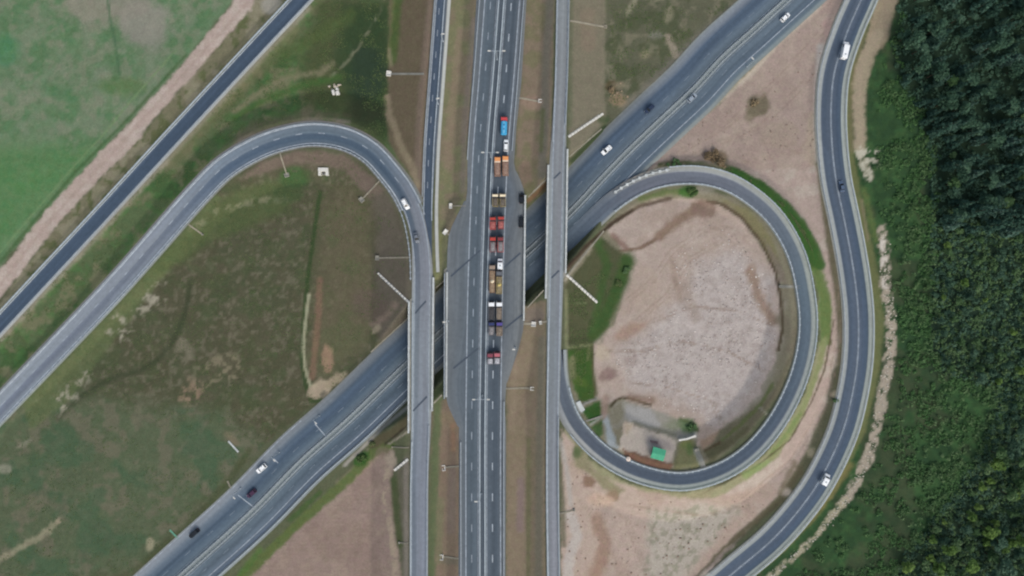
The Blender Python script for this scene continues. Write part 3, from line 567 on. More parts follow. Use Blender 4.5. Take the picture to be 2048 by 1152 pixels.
stroke([(1690, 1000), (1660, 1035), (1630, 1075), (1590, 1110), (1545, 1150), (1520, 1180)], 13, (158, 152, 128), 3, 5, .9, (2, .42, .1)); stroke([(1768, 480), (1772, 570)], 13, (200, 194, 184), 2, 6, .85, (2, .45, .1))
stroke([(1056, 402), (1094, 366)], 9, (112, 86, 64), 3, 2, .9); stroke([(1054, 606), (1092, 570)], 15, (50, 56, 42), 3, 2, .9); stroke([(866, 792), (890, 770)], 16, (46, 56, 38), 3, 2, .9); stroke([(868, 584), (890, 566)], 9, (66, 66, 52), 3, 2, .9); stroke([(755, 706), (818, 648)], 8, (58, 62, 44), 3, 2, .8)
stroke([(1136, 532), (1172, 492), (1225, 447), (1265, 421)], 6, (66, 56, 46), 1.5, 1, .9)
stroke([(1435, 406), (1480, 432), (1522, 484), (1550, 542), (1562, 600), (1565, 660), (1558, 700)], 4, (72, 62, 46), 1.2, 1, .85)
for pts_ in ([(1290, 360), (1360, 300), (1450, 250), (1560, 150), (1640, 60)], [(1330, 340), (1420, 290), (1520, 250), (1600, 170), (1650, 100)], [(1400, 330), (1500, 320), (1600, 300), (1640, 240)], [(1250, 600), (1300, 560), (1340, 500), (1400, 460), (1470, 450)], [(1270, 640), (1330, 590), (1370, 520), (1440, 480)], [(1210, 700), (1280, 700), (1360, 680), (1450, 700), (1520, 740)], [(1230, 760), (1320, 770), (1420, 800), (1440, 850)], [(1300, 640), (1380, 610), (1470, 620), (1540, 650)], [(1180, 980), (1250, 1040), (1290, 1150)], [(1160, 1000), (1200, 1060), (1240, 1160)], [(1260, 1010), (1400, 1030), (1500, 1010)], [(1480, 1000), (1580, 920), (1650, 800), (1672, 680), (1668, 560)], [(560, 1120), (640, 1050), (740, 960)]):
    for o_ in (0, 9): stroke([(x_ + o_, y_ + o_ * .4) for x_, y_ in pts_], 2.2, (138, 120, 106), 1.2, 1.4, .5, (2, .36, .14))
stroke([(1642, 95), (1638, 180), (1636, 250), (1640, 320)], 16, (172, 168, 162), 4, 2, .75)
stroke([(1775, -20), (1768, 20), (1754, 76)], 42, (142, 130, 108), 5, 4, .9); stroke([(1754, 70), (1728, 140), (1718, 215), (1721, 290)], 24, (152, 140, 118), 4, 4, .9)
for x_, y_ in [(1730, 300), (1738, 318), (1726, 330), (1744, 338), (1736, 352), (1748, 305), (1752, 325), (1722, 312)]: blob(x_, y_, 8, 11, (176, 174, 156), .85, 0, 8, 3, (2, .5, .1))
# strips along the roads that are part of the earthworks
for k in ('B', 'G', 'H', 'A', 'F'):
    pass
_g = C @ np.array([.3, .59, .11]); C = C * .88 + _g[..., None] * .12
C = np.clip(C * (0.93 + 0.14 * vnoise(PX + 1000, PY + 2000, 5, 8, 2))[..., None], 0, 1)

REG = [('dirt_track', TRACK), ('bare_soil', TRI), ('bare_soil', SOIL), ('bare_soil', SE), ('bare_soil', SW), ('gravel_pad', PAD)]
def build_ground():
    ny, nx = X.shape; idx = np.arange(ny * nx).reshape(ny, nx)
    quads = np.stack([idx[:-1, :-1], idx[:-1, 1:], idx[1:, 1:], idx[1:, :-1]], -1).reshape(-1, 4)
    cx = (PX[:-1, :-1] + PX[1:, 1:]).ravel() / 2; cy = (PY[:-1, :-1] + PY[1:, 1:]).ravel() / 2
    reg = np.zeros(len(quads), int)
    n1 = (NZ1[:-1, :-1].ravel() - .5) * 6
    for r, (nm, pts) in enumerate(REG): reg[sd_poly(pts, cx, cy) + n1 > 0] = r + 1
    V = np.stack([X.ravel(), Y.ravel(), Z.ravel()], 1); CC = C.reshape(-1, 3)
    for r in range(len(REG) + 1):
        q = quads[reg == r]
        if not len(q): continue
        u, inv = np.unique(q.ravel(), return_inverse=True)
        me = bpy.data.meshes.new('ground'); me.vertices.add(len(u)); me.vertices.foreach_set('co', V[u].ravel())
        me.loops.add(len(q) * 4); me.loops.foreach_set('vertex_index', inv.astype(np.int32))
        me.polygons.add(len(q)); me.polygons.foreach_set('loop_start', np.arange(0, len(q) * 4, 4, dtype=np.int32))
        try: me.polygons.foreach_set('loop_total', np.full(len(q), 4, dtype=np.int32))
        except Exception: pass
        me.polygons.foreach_set('use_smooth', np.ones(len(q), bool))
        me.update(calc_edges=True)
        a = me.color_attributes.new('Col', 'FLOAT_COLOR', 'POINT')
        a.data.foreach_set('color', np.concatenate([CC[u], np.ones((len(u), 1))], 1).astype(np.float32).ravel())
        me.materials.append(GROUND)
        o = bpy.data.objects.new('ground' if r == 0 else REG[r - 1][0], me); COL.objects.link(o)
        tag(o, kind='structure')
build_ground()

# ------------------------------------------------------------------ road surfaces, markings
ROADS['M'] = resample([(x, y, 6.5, 47, 47) for y, x in D_MED], 2.0, 900)
def near_arc(R, a):
    p = W(a[0], a[1], ZU / 2)
    d = np.hypot(R[:, 0] - p[0], R[:, 1] - p[1]); return arclen(R)[int(np.argmin(d))]
def section(key, a=None, b=None):
    R = ROADS[key]; s = arclen(R); s0 = near_arc(R, a) if a else s[0]; s1 = near_arc(R, b) if b else s[-1]
    m = (s >= s0 - 1e-6) & (s <= s1 + 1e-6)
    return R[m], normals(R)[m], s[m]
def pxm(R): return S * (H - R[:, 2]) / H
def sheet(name, key, xsec, dz=0.0, a=None, b=None, anchors=None, edge=False, mat=None):
    """ribbon along a road. xsec: [(offset px, colour)]; anchors: [((px,py), factor or per-offset colour list)]"""
    R, N, s = section(key, a, b); k = pxm(R); n = len(R); m = len(xsec)
    V = np.zeros((n, m, 3)); CC = np.zeros((n, m, 3)); UV = np.zeros((n, m, 2))
    for j, (off, col) in enumerate(xsec):
        if off == 'L': o = R[:, 3]
        elif off == 'R': o = -R[:, 4]
        else: o = off * k
        V[:, j, :2] = R[:, :2] + N * (o if np.ndim(o) else np.full(n, o))[:, None]; V[:, j, 2] = R[:, 2] + dz
        UV[:, j, 0] = o; UV[:, j, 1] = s
        if anchors:
            S0 = [near_arc(ROADS[key], an[0]) for an in anchors]
            L = np.array([lin(an[1][j]) for an in anchors]); od = np.argsort(S0); S0 = np.array(S0)[od]; L = L[od]
            for q in range(3): CC[:, j, q] = np.interp(s, S0, L[:, q])
        else: CC[:, j] = lin(col)
    g_ = CC @ np.array([.3, .59, .11]); CC = (CC * .72 + g_[..., None] * .28) * np.array([1.0, 1.07, 1.08])
    idx = np.arange(n * m).reshape(n, m)
    F = np.stack([idx[:-1, :-1], idx[1:, :-1], idx[1:, 1:], idx[:-1, 1:]], -1).reshape(-1, 4)
    me = bpy.data.meshes.new(name); me.from_pydata(V.reshape(-1, 3).tolist(), [], F.tolist())
    at = me.color_attributes.new('Col', 'FLOAT_COLOR', 'POINT')
    at.data.foreach_set('color', np.concatenate([CC.reshape(-1, 3), np.ones((n * m, 1))], 1).astype(np.float32).ravel())
    uv = me.uv_layers.new(name='road'); ls = np.zeros(len(me.loops), int); me.loops.foreach_get('vertex_index', ls)
    uv.data.foreach_set('uv', UV.reshape(-1, 2)[ls].astype(np.float32).ravel())
    if len(me.polygons) and me.polygons[0].normal.z < 0: me.flip_normals()
    me.materials.append(mat or ASPHALT)
    o = bpy.data.objects.new(name, me); COL.objects.link(o); tag(o, kind='structure'); return o
def lines(name, key, offs, w, dz, a=None, b=None, dash=None, mat=None, parent=None):
    R, N, s = section(key, a, b); k = pxm(R); mb = MB()
    for off in offs:
        if dash:
            t = s[0] + 1.0; segs = []
            while t < s[-1] - dash[0]: segs.append((t, t + dash[0])); t += dash[0] + dash[1]
        else: segs = [(s[0], s[-1])]
        for t0, t1 in segs:
            ts = np.linspace(t0, t1, max(2, int((t1 - t0) / 2.0) + 1))
            P = np.stack([np.interp(ts, s, R[:, q]) for q in range(3)], 1); NN = np.stack([np.interp(ts, s, N[:, q]) for q in range(2)], 1)
            o = np.interp(ts, s, R[:, 3] if off == 'L' else (-R[:, 4] if off == 'R' else off * k))
            A = P.copy(); B = P.copy(); A[:, :2] += NN * (o + w / 2)[:, None]; B[:, :2] += NN * (o - w / 2)[:, None]; A[:, 2] += dz; B[:, 2] += dz
            n = len(mb.v); mb.v += [tuple(p) for p in A] + [tuple(p) for p in B]; q = len(ts)
            mb.f += [(n + i, n + q + i, n + q + i + 1, n + i + 1) for i in range(q - 1)]
    o = mb.build(name, mat or M_LINE)
    if parent: o.parent = parent
    else: tag(o, kind='structure')
    return o

hw = sheet('highway', 'F', [(-66, (124, 126, 118)), (-62, (120, 124, 132)), (-53, (114, 121, 133)), (-45, (68, 86, 108)), (-33, (66, 84, 108)), (-21, (82, 98, 116)), (-8, (92, 108, 122)), (-5.6, (100, 112, 122)),
     (5.6, (100, 112, 122)), (8, (86, 101, 116)), (24, (80, 95, 112)), (35, (84, 98, 114)), (45, (90, 103, 118)), (47.5, (124, 130, 134)), (54, (136, 140, 138))], 0.0,
     anchors=[((1507, 61), [(124, 128, 122), (124, 130, 138), (112, 120, 134), (70, 87, 108), (72, 90, 112), (88, 104, 120), (90, 106, 120), (134, 142, 144), (134, 142, 144), (92, 107, 122), (88, 104, 120), (78, 94, 112), (98, 114, 126), (112, 124, 130), (124, 132, 130)]),
              ((1256, 304), [(112, 114, 104), (110, 114, 118), (98, 108, 120), (66, 84, 106), (70, 88, 110), (80, 96, 114), (94, 108, 120), (134, 142, 144), (134, 142, 144), (86, 101, 116), (76, 92, 110), (78, 94, 112), (94, 108, 120), (126, 132, 132), (140, 138, 130)]),
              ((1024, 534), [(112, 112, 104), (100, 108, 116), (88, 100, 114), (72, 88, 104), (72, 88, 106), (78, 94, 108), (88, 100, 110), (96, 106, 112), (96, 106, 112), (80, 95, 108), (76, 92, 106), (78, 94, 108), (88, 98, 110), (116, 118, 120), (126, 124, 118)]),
              ((698, 840), [(118, 118, 112), (114, 118, 124), (108, 116, 126), (70, 88, 108), (66, 84, 106), (76, 94, 112), (94, 106, 116), (134, 142, 144), (134, 142, 144), (82, 98, 112), (78, 94, 110), (84, 98, 114), (86, 99, 118), (124, 130, 134), (134, 138, 136)]),
              ((450, 1074), [(138, 140, 134), (124, 128, 136), (122, 130, 142), (96, 110, 126), (68, 86, 106), (80, 98, 116), (92, 108, 122), (134, 142, 144), (134, 142, 144), (90, 105, 118), (86, 101, 116), (92, 106, 122), (84, 97, 116), (128, 136, 138), (140, 146, 144)])])
lines('edge_line', 'F', [36.5], 0.36, 0.02, mat=M_LINE_WORN, parent=hw)
lines('lane_line', 'F', [22, -26], 0.16, 0.022, dash=(3.0, 9.0), mat=M_LINE_FAINT, parent=hw)
lines('edge_line', 'F', [9.5, -9.5], 0.22, 0.024, mat=M_LINE_FAINT, parent=hw)
lines('edge_line', 'F', [-62], 0.35, 0.026, a=(640, 890), mat=M_LINE_WORN, parent=hw)
rd = sheet('side_road', 'A', [(-19, (122, 122, 110)), (-14.2, (132, 134, 128)), (-13, (84, 96, 112)), (-8, (66, 84, 106)), (8, (64, 82, 104)), (13, (74, 88, 106)), (14.4, (164, 166, 170)), (20.5, (160, 158, 152))], 0.0)
lines('edge_line', 'A', [-12.6], 0.28, 0.02, parent=rd); lines('edge_line', 'A', [13.6], 0.28, 0.02, mat=M_LINE_WORN, parent=rd)
lr = sheet('ramp_road', 'B', [(-27, (132, 132, 126)), (-21.5, (140, 144, 148)), ('R', (120, 126, 138)), (-8, (100, 110, 124)), (0, (100, 110, 124)), (3, (120, 128, 142)), (12, (120, 128, 142)), ('L', (110, 120, 134)), (22, (140, 142, 146)), (27, (134, 130, 122))], 0.03,
     b=(826, 420),
     anchors=[((60, 752), [(134, 140, 128), (142, 150, 154), (132, 140, 150), (108, 116, 134), (112, 120, 138), (136, 144, 156), (134, 142, 154), (128, 136, 148), (146, 150, 150), (132, 126, 120)]),
              ((300, 490), [(128, 132, 120), (138, 146, 152), (124, 132, 144), (108, 116, 132), (112, 120, 136), (134, 140, 152), (130, 136, 150), (124, 132, 146), (146, 148, 152), (130, 122, 116)]),
              ((450, 334), [(126, 124, 112), (136, 142, 146), (98, 112, 130), (72, 92, 116), (84, 102, 124), (114, 126, 142), (108, 122, 138), (116, 126, 140), (142, 144, 148), (126, 118, 112)]),
              ((625, 268), [(110, 102, 94), (128, 132, 134), (98, 110, 122), (70, 90, 110), (76, 94, 114), (92, 108, 122), (96, 110, 124), (104, 114, 126), (136, 138, 142), (124, 116, 108)]),
              ((776, 341), [(104, 100, 92), (122, 128, 132), (92, 104, 118), (66, 84, 104), (74, 92, 112), (92, 106, 122), (98, 110, 126), (102, 112, 126), (132, 134, 132), (118, 112, 98)]),
              ((826, 420), [(104, 98, 90), (124, 126, 130), (96, 106, 120), (72, 88, 106), (92, 102, 118), (116, 120, 132), (114, 118, 130), (104, 112, 126), (130, 132, 132), (124, 120, 110)])])
lines('edge_line', 'B', [19.0, -18.6], 0.4, 0.055, b=(826, 420), parent=lr); lines('lane_line', 'B', [2], 0.32, 0.055, b=(800, 375), dash=(2.6, 6.4), mat=M_LINE_WORN, parent=lr)
b2 = sheet('upper_road', 'B', [('R', (134, 140, 146)), (-16.5, (138, 144, 150)), (-15.5, (96, 106, 118)), (-7, (98, 108, 120)), (-3, (118, 124, 134)), (8, (126, 130, 140)), (14, (118, 122, 132)), (15.5, (136, 140, 144)), ('L', (136, 138, 140))], 0.03, a=(826, 420),
     anchors=[((826, 420), [(124, 126, 130), (110, 116, 126), (74, 90, 108), (80, 94, 110), (110, 116, 128), (116, 120, 132), (112, 118, 130), (108, 114, 126), (130, 132, 132)]),
              ((844, 540), [(132, 134, 138), (136, 138, 142), (92, 100, 114), (96, 102, 116), (116, 120, 132), (124, 126, 138), (122, 124, 136), (138, 138, 142), (136, 136, 138)]),
              ((843, 700), [(140, 148, 154), (130, 140, 148), (108, 118, 128), (112, 120, 130), (122, 128, 138), (126, 130, 140), (122, 128, 138), (140, 146, 150), (138, 142, 144)]),
              ((839, 950), [(138, 140, 140), (146, 150, 154), (106, 116, 130), (110, 118, 132), (122, 128, 142), (124, 128, 142), (118, 124, 138), (142, 144, 148), (136, 134, 130)])])
lines('edge_line', 'B', [14.6, -15.2], 0.3, 0.055, a=(826, 420), mat=M_LINE_WORN, parent=b2)
c1 = sheet('upper_slip_road', 'C', [('R', (118, 116, 116)), (-10, (120, 124, 132)), (-8.5, (66, 82, 102)), (0, (70, 84, 104)), (6, (66, 82, 100)), ('L', (100, 106, 114))], -0.02, b=(857, 545))
lines('edge_line', 'C', [-8.6], 0.4, 0.0, b=(855, 500), mat=M_LINE_WORN, parent=c1); lines('edge_line', 'C', [7.5], 0.3, 0.0, b=(857, 440), parent=c1); lines('lane_line', 'C', [-2], 0.25, 0.0, b=(857, 400), dash=(2.5, 6), mat=M_LINE_WORN, parent=c1)
d1 = sheet('main_road', 'D', [('R', (106, 110, 116)), (-34, (92, 101, 111)), (-20, (86, 95, 106)), (20, (86, 95, 106)), (34, (93, 101, 112)), ('L', (110, 112, 114))], 0.0)
d2 = sheet('main_carriageway', 'M', [(-34, (90, 100, 110)), (-24, (80, 92, 104)), (-14, (84, 96, 108)), (-6.5, (96, 104, 114)), (-4, (82, 92, 104)), (4, (82, 92, 104)), (6.5, (88, 98, 108)), (14, (78, 88, 100)), (28, (76, 87, 100)), (36, (86, 94, 104))], 0.02)
lines('edge_line', 'M', [-33.2, 36.2], 0.42, 0.04, mat=M_LINE_WORN, parent=d2); lines('lane_line', 'M', [20], 0.34, 0.042, dash=(3.0, 9.0), parent=d2); lines('lane_line', 'M', [-21.5], 0.3, 0.042, dash=(3.0, 9.0), mat=M_LINE_WORN, parent=d2); lines('edge_line', 'M', [8.6, -8.6], 0.3, 0.044, mat=M_LINE_WORN, parent=d2)
e1 = sheet('upper_road', 'E', [('R', (128, 126, 126)), (-10.5, (142, 144, 148)), (-9, (118, 122, 130)), (-1, (126, 128, 136)), (6, (128, 131, 138)), (10, (122, 126, 134)), (11.5, (146, 148, 150)), ('L', (132, 132, 130))], 0.05,
     anchors=[((1126, 0), [(150, 148, 154), (140, 142, 152), (124, 130, 136), (128, 132, 136), (126, 130, 134), (126, 130, 134), (140, 144, 146), (136, 140, 136)]),
              ((1118, 250), [(122, 120, 122), (128, 130, 136), (126, 128, 136), (132, 134, 140), (130, 132, 138), (128, 130, 136), (134, 136, 140), (130, 130, 128)]),
              ((1112, 450), [(140, 148, 152), (136, 142, 148), (122, 128, 134), (130, 132, 138), (130, 130, 138), (126, 128, 136), (136, 142, 148), (138, 146, 150)]),
              ((1108, 720), [(116, 114, 110), (136, 140, 142), (116, 122, 128), (120, 126, 132), (118, 124, 132), (116, 120, 130), (134, 138, 144), (126, 128, 128)]),
              ((1106, 1050), [(110, 110, 106), (148, 154, 156), (118, 122, 130), (130, 130, 140), (134, 134, 144), (126, 128, 136), (138, 142, 144), (118, 118, 114)])])
lines('edge_line', 'E', [10.6, -9.8], 0.3, 0.07, mat=M_LINE_WORN, parent=e1)
g1 = sheet('loop_road', 'G', [(-18, (136, 134, 122)), (-13.5, (146, 150, 148)), ('R', (118, 122, 126)), (-9, (88, 96, 108)), (0, (92, 98, 112)), (8, (88, 96, 110)), (9.5, (104, 110, 120)), (11.5, (150, 150, 150)), (20.5, (146, 146, 144)), (23, (138, 136, 116))], 0.02,
     anchors=[((1148, 482), [(140, 132, 122), (120, 122, 124), (100, 108, 120), (84, 98, 114), (78, 94, 112), (80, 95, 112), (80, 95, 112), (80, 95, 112), (80, 95, 112), (80, 95, 112)]),
              ((1225, 408), [(132, 132, 120), (134, 138, 140), (110, 116, 126), (88, 98, 112), (90, 98, 114), (88, 98, 114), (88, 98, 114), (96, 104, 118), (100, 108, 120), (106, 112, 122)]),
              ((1290, 369), [(124, 126, 104), (150, 150, 152), (126, 128, 136), (102, 104, 118), (100, 104, 118), (102, 106, 120), (112, 114, 126), (140, 140, 140), (150, 144, 138), (142, 130, 120)]),
              ((1440, 362), [(138, 136, 122), (146, 146, 150), (122, 124, 134), (102, 106, 120), (104, 108, 122), (106, 110, 124), (122, 124, 134), (156, 156, 156), (160, 158, 148), (138, 136, 108)]),
              ((1606, 576), [(126, 122, 106), (142, 146, 146), (108, 116, 124), (84, 100, 114), (88, 104, 118), (90, 106, 118), (120, 130, 132), (148, 152, 146), (152, 156, 142), (120, 132, 88)]),
              ((1545, 850), [(112, 112, 94), (146, 154, 154), (96, 106, 120), (74, 88, 106), (78, 92, 110), (82, 94, 112), (110, 118, 130), (148, 152, 154), (150, 156, 150), (136, 148, 104)]),
              ((1360, 960), [(140, 132, 122), (142, 148, 150), (96, 106, 118), (76, 88, 106), (74, 86, 104), (72, 86, 104), (104, 112, 118), (146, 152, 148), (150, 158, 148), (140, 140, 112)]),
              ((1178, 880), [(130, 134, 128), (142, 148, 150), (100, 108, 118), (82, 90, 104), (82, 90, 106), (86, 94, 108), (120, 122, 128), (152, 150, 150), (152, 150, 146), (130, 126, 104)]),
              ((1119, 745), [(120, 120, 100), (146, 150, 152), (112, 118, 128), (92, 100, 112), (90, 98, 112), (90, 98, 110), (92, 100, 112), (100, 106, 116), (100, 106, 116), (100, 106, 116)])])
h1 = sheet('wood_road', 'H', [(-33, (140, 134, 120)), (-30, (162, 160, 154)), (-21, (142, 146, 148)), (-19, (78, 90, 108)), (-12, (74, 88, 108)), (-4, (82, 94, 112)), (0, (70, 86, 106)), (4, (80, 93, 112)), (12, (68, 84, 106)), (19, (72, 88, 106)), (20.8, (148, 154, 150)), (30, (170, 172, 160)), (33, (140, 140, 108))], 0.0)
lines('lane_line', 'H', [0.9, -0.9], 0.2, 0.02, mat=M_LINE_WORN, parent=h1)
# concrete verge right of the upper slip road
cv = sheet('concrete_verge', 'C', [(13.4, (150, 148, 144)), (15, (172, 170, 166)), (18.5, (176, 174, 168)), (20.5, (150, 144, 132))], 0.0, b=(857, 545))

# ------------------------------------------------------------------ guardrails
def guardrail(key, off, a, b, label, mat=None, dz=0.0, post=2.0, w=0.34, block=0.0, group='guardrails along the roads'):
    R, N, s = section(key, a, b); k = pxm(R); mb = MB()
    step = 4.0; ts = np.arange(s[0], s[-1], step)
    def at(t, zz):
        p = [np.interp(t, s, R[:, q]) for q in range(3)]; n = [np.interp(t, s, N[:, q]) for q in range(2)]; kk = np.interp(t, s, k)
        o = off * kk
        return (p[0] + n[0] * o, p[1] + n[1] * o, p[2] + dz + zz)
    for t in ts: mb.bar(at(t, .62), at(min(t + step, s[-1]), .62), w, 0.32)
    for t in np.arange(s[0], s[-1], post):
        mb.bar(at(t, -.3), at(t, .5), 0.14, 0.14)
        if block: 
            c = at(t, 0); mb.box(c[0] - block / 2, c[0] + block / 2, c[1] - block / 2, c[1] + block / 2, c[2] + .46, c[2] + .84)
    o = mb.build('guardrail', mat or M_STEEL); tag(o, label, 'guardrail', group); return o
guardrail('A', -15.6, (640, -40), (-60, 705), 'long steel guardrail on the field side of the straight side road', w=.4, block=.5)
guardrail('A', 16.5, (640, -40), (-60, 705), 'steel guardrail on the ramp side of the straight side road', M_STEEL_D)
guardrail('B', 20.6, (-20, 836), (830, 440), 'steel guardrail round the outer edge of the left curved ramp', M_STEEL_D, w=.3, block=.45, post=2.4)
guardrail('B', -23.4, (-20, 836), (836, 560), 'steel guardrail round the inner edge of the left curved ramp', M_STEEL_D, w=.3, block=.6, post=2.4)
guardrail('C', -11.6, (885, -120), (850, 400), 'steel guardrail beside the brown slope of the upper slip road', M_STEEL_D, w=.3)
guardrail('M', -5.2, (1018, -120), (963, 1260), 'left one of the two guardrails in the middle of the main road', M_STEEL, w=.45)
guardrail('M', 5.2, (1018, -120), (963, 1260), 'right one of the two guardrails in the middle of the main road', M_STEEL, w=.45)
guardrail('M', -43.5, (1018, -120), (975, 330), 'guardrail on the upper left edge of the main road', M_STEEL_D); guardrail('M', 44.5, (1018, -120), (982, 300), 'guardrail on the upper right edge of the main road', M_STEEL_D)
guardrail('M', -43.0, (965, 880), (963, 1260), 'guardrail on the lower left edge of the main road', M_STEEL_D); guardrail('M', 42.8, (965, 800), (963, 1260), 'guardrail on the lower right edge of the main road', M_STEEL_D)
guardrail('E', -11.6, (1128, -120), (1118, 290), 'guardrail left of the right hand upper road above its bridge', M_STEEL_D); guardrail('E', 12.6, (1128, -120), (1118, 250), 'guardrail right of the right hand upper road above its bridge', M_STEEL_D)
guardrail('E', -11.4, (1108, 640), (1106, 1260), 'guardrail left of the right hand upper road below its bridge', M_STEEL); guardrail('E', 11.6, (1106, 830), (1106, 1260), 'guardrail right of the right hand upper road below its bridge', M_STEEL_D)
guardrail('B', -16.8, (842, 880), (838, 1260), 'guardrail left of the left hand upper road below its bridge', M_STEEL); guardrail('B', 16.4, (842, 850), (838, 1260), 'guardrail right of the left hand upper road below its bridge', M_STEEL_D)
guardrail('F', -4.6, (1600, -40), (300, 1220), 'upper one of the two guardrails in the median of the lower motorway', M_STEEL_D, w=.22, block=.4, post=2.2)
guardrail('F', 4.6, (1600, -40), (300, 1220), 'lower one of the two guardrails in the median of the lower motorway', M_STEEL_D, w=.22, block=.4, post=2.2)
guardrail('F', 49.5, (820, 790), (300, 1220), 'guardrail on the south side of the motorway beside the ploughed triangle', M_STEEL, w=.3)
guardrail('G', 15.5, (1240, 392), (1345, 352), 'broken white guardrail on the outer edge of the loop near the motorway', M_CONC, w=.3, block=1.1, post=2.6)
guardrail('G', 20.5, (1345, 352), (1150, 850), 'long guardrail round the outer edge of the right hand loop', M_STEEL, w=.3, block=.5, post=2.6)
guardrail('G', -14.8, (1225, 408), (1122, 770), 'long guardrail round the inner edge of the right hand loop', M_STEEL, w=.3, block=.6, post=2.6)
guardrail('H', 29, (1740, -60), (1440, 1170), 'guardrail on the wood side of the winding two way road', M_STEEL, w=.3); guardrail('H', -29, (1740, -60), (1440, 1170), 'guardrail on the soil side of the winding two way road', M_STEEL_D, w=.3)

# ------------------------------------------------------------------ bridges
def bridge(label, TL, BL, TR, BR, rails, joints, pierx):
    z = ZU
    c = [W(*p, z) for p in (TL, TR, BR, BL)]
    ctr = (sum(p[0] for p in c) / 4, sum(p[1] for p in c) / 4, 0)
    root = empty('road_bridge', ctr); tag(root, label, 'bridge', 'bridges over the lower motorway')
    L = lambda p, zz: (p[0] - ctr[0], p[1] - ctr[1], zz)
    mb = MB(); n = 0
    for zz in (z - 2.1, z - 0.05): mb.v += [L(p, zz) for p in c]
    mb.f = [(3, 2, 1, 0), (4, 5, 6, 7)] + [(i, (i + 1) % 4, 4 + (i + 1) % 4, 4 + i) for i in range(4)]
    mb.build('deck', M_CONC_D, root)
    for (a, b, w, h, m) in rails:
        mb = MB(); A, B = W(*a, z), W(*b, z); mb.bar(L(A, z + h / 2 - .02), L(B, z + h / 2 - .02), w, h)
        n = int(math.hypot(A[0] - B[0], A[1] - B[1]) / 2.5)
        for i in range(n + 1):
            t = i / n; p = (A[0] + (B[0] - A[0]) * t, A[1] + (B[1] - A[1]) * t)
            q = L(p, 0); mb.box(q[0] - w * .62, q[0] + w * .62, q[1] - .2, q[1] + .2, z - .04, z + h + .06)
        mb.build('parapet', m, root)
    for pts in joints:
        mb = MB()
        for a, b in zip(pts[:-1], pts[1:]):
            A, B = W(*a, z), W(*b, z); d = Vector((B[0] - A[0], B[1] - A[1], 0)).normalized(); r = Vector((-d.y, d.x, 0)) * .33
            mb.poly([L((A[0] - r.x, A[1] - r.y), z + .09), L((B[0] - r.x, B[1] - r.y), z + .09), L((B[0] + r.x, B[1] + r.y), z + .09), L((A[0] + r.x, A[1] + r.y), z + .09)])
        mb.build('expansion_joint', M_JOINT, root)
    for off in (-66, 0, 57):
        for px in pierx:
            # where this column line meets the motorway
            R = ROADS['F']; N = normals(R); P = R[:, :2] + N * off * S
            i = int(np.argmin(np.abs(P[:, 0] - W(px, 0, 3)[0])))
            mb = MB(); mb.cyl(L((P[i, 0], P[i, 1]), -.3), .55, z - 1.7, 'z', 14); mb.build('pier', M_CONC_D, root, smooth=False)
    return root
bridge('narrow bridge with double left parapet carrying the left hand upper road', (817, 602), (816, 866), (869, 556), (866, 822),
       [((818.5, 604), (817.5, 864), .55, 1.1, M_CONC), ((825.5, 606), (825, 862), .3, .8, M_STEEL), ((867.3, 556), (864.5, 820), .6, 1.1, M_CONC)],
       [[(852, 602), (841, 614), (830, 627)], [(854, 793), (826, 822)]], (829, 856))
bridge('wide middle bridge carrying the convoy of loaded trucks', (888, 540), (888, 797), (1052, 390), (1049, 642),
       [((894.5, 545), (893, 792), .5, 1.1, M_CONC), ((889.5, 548), (889, 796), .35, .9, M_STEEL_D), ((1050.5, 392), (1047.5, 640), .6, 1.1, M_CONC)],
       [[(960, 501), (902, 553)], [(956, 697), (907, 737)], [(1041, 506), (1008, 535)], [(1046, 628), (1010, 657)]], (905, 940, 1000, 1036))
bridge('narrow pale bridge carrying the right hand upper road', (1094, 333), (1089, 597), (1137, 298), (1132, 552),
       [((1096.5, 332), (1091.5, 596), .6, 1.1, M_CONC), ((1134.7, 300), (1131, 545), .6, 1.1, M_CONC)],
       [[(1121, 344), (1108, 357)], [(1118, 541), (1103, 556)]], (1102, 1126))
# light concrete gutters along the tops of the abutment slopes
def kerbline(name, pts, w, h, mat, label, cat, group=None, dz=0.0):
    mb = MB(); P = [G(*p) for p in pts]; Q = []
    for a, b in zip(P[:-1], P[1:]):
        n = max(1, int(math.hypot(a[0] - b[0], a[1] - b[1]) / 1.0))
        for i in range(n): 
            t = i / n; x, y = a[0] + (b[0] - a[0]) * t, a[1] + (b[1] - a[1]) * t; Q.append((x, y, ground_z(x, y) + h / 2 - .1 + dz))
    Q.append((P[-1][0], P[-1][1], P[-1][2] + h / 2 - .1 + dz))
    for a, b in zip(Q[:-1], Q[1:]): mb.bar(a, b, w, h)
    o = mb.build(name, mat); return tag(o, label, cat, group)
GU = 'gutters along the abutment slopes'
kerbline('gutter', [(742, 704), (816, 636)], .4, .3, M_CHUTE, 'pale gutter on the slope edge left of the left bridge', 'gutter', GU)
kerbline('gutter', [(871, 576), (892, 557)], .6, .3, M_CHUTE, 'short pale gutter between the left and middle bridges, upper side', 'gutter', GU)
kerbline('gutter', [(868, 806), (884, 790)], .6, .3, M_CHUTE, 'short pale gutter between the left and middle bridges, lower side', 'gutter', GU)
kerbline('gutter', [(1056, 394), (1093, 358)], .6, .3, M_CHUTE, 'pale gutter between the middle and right bridges, upper side', 'gutter', GU)
kerbline('gutter', [(1054, 616), (1088, 580)], .45, .3, M_CHUTE, 'pale gutter between the middle and right bridges, lower side', 'gutter', GU)
kerbline('gutter', [(1139, 313), (1203, 258)], .5, .3, M_CHUTE, 'long pale gutter below the stairs right of the right bridge', 'gutter', GU)
kerbline('gutter', [(1134, 552), (1165, 514), (1208, 462)], .6, .3, M_CHUTE, 'pale gutter from the right bridge to the soil inside the loop', 'gutter', GU)

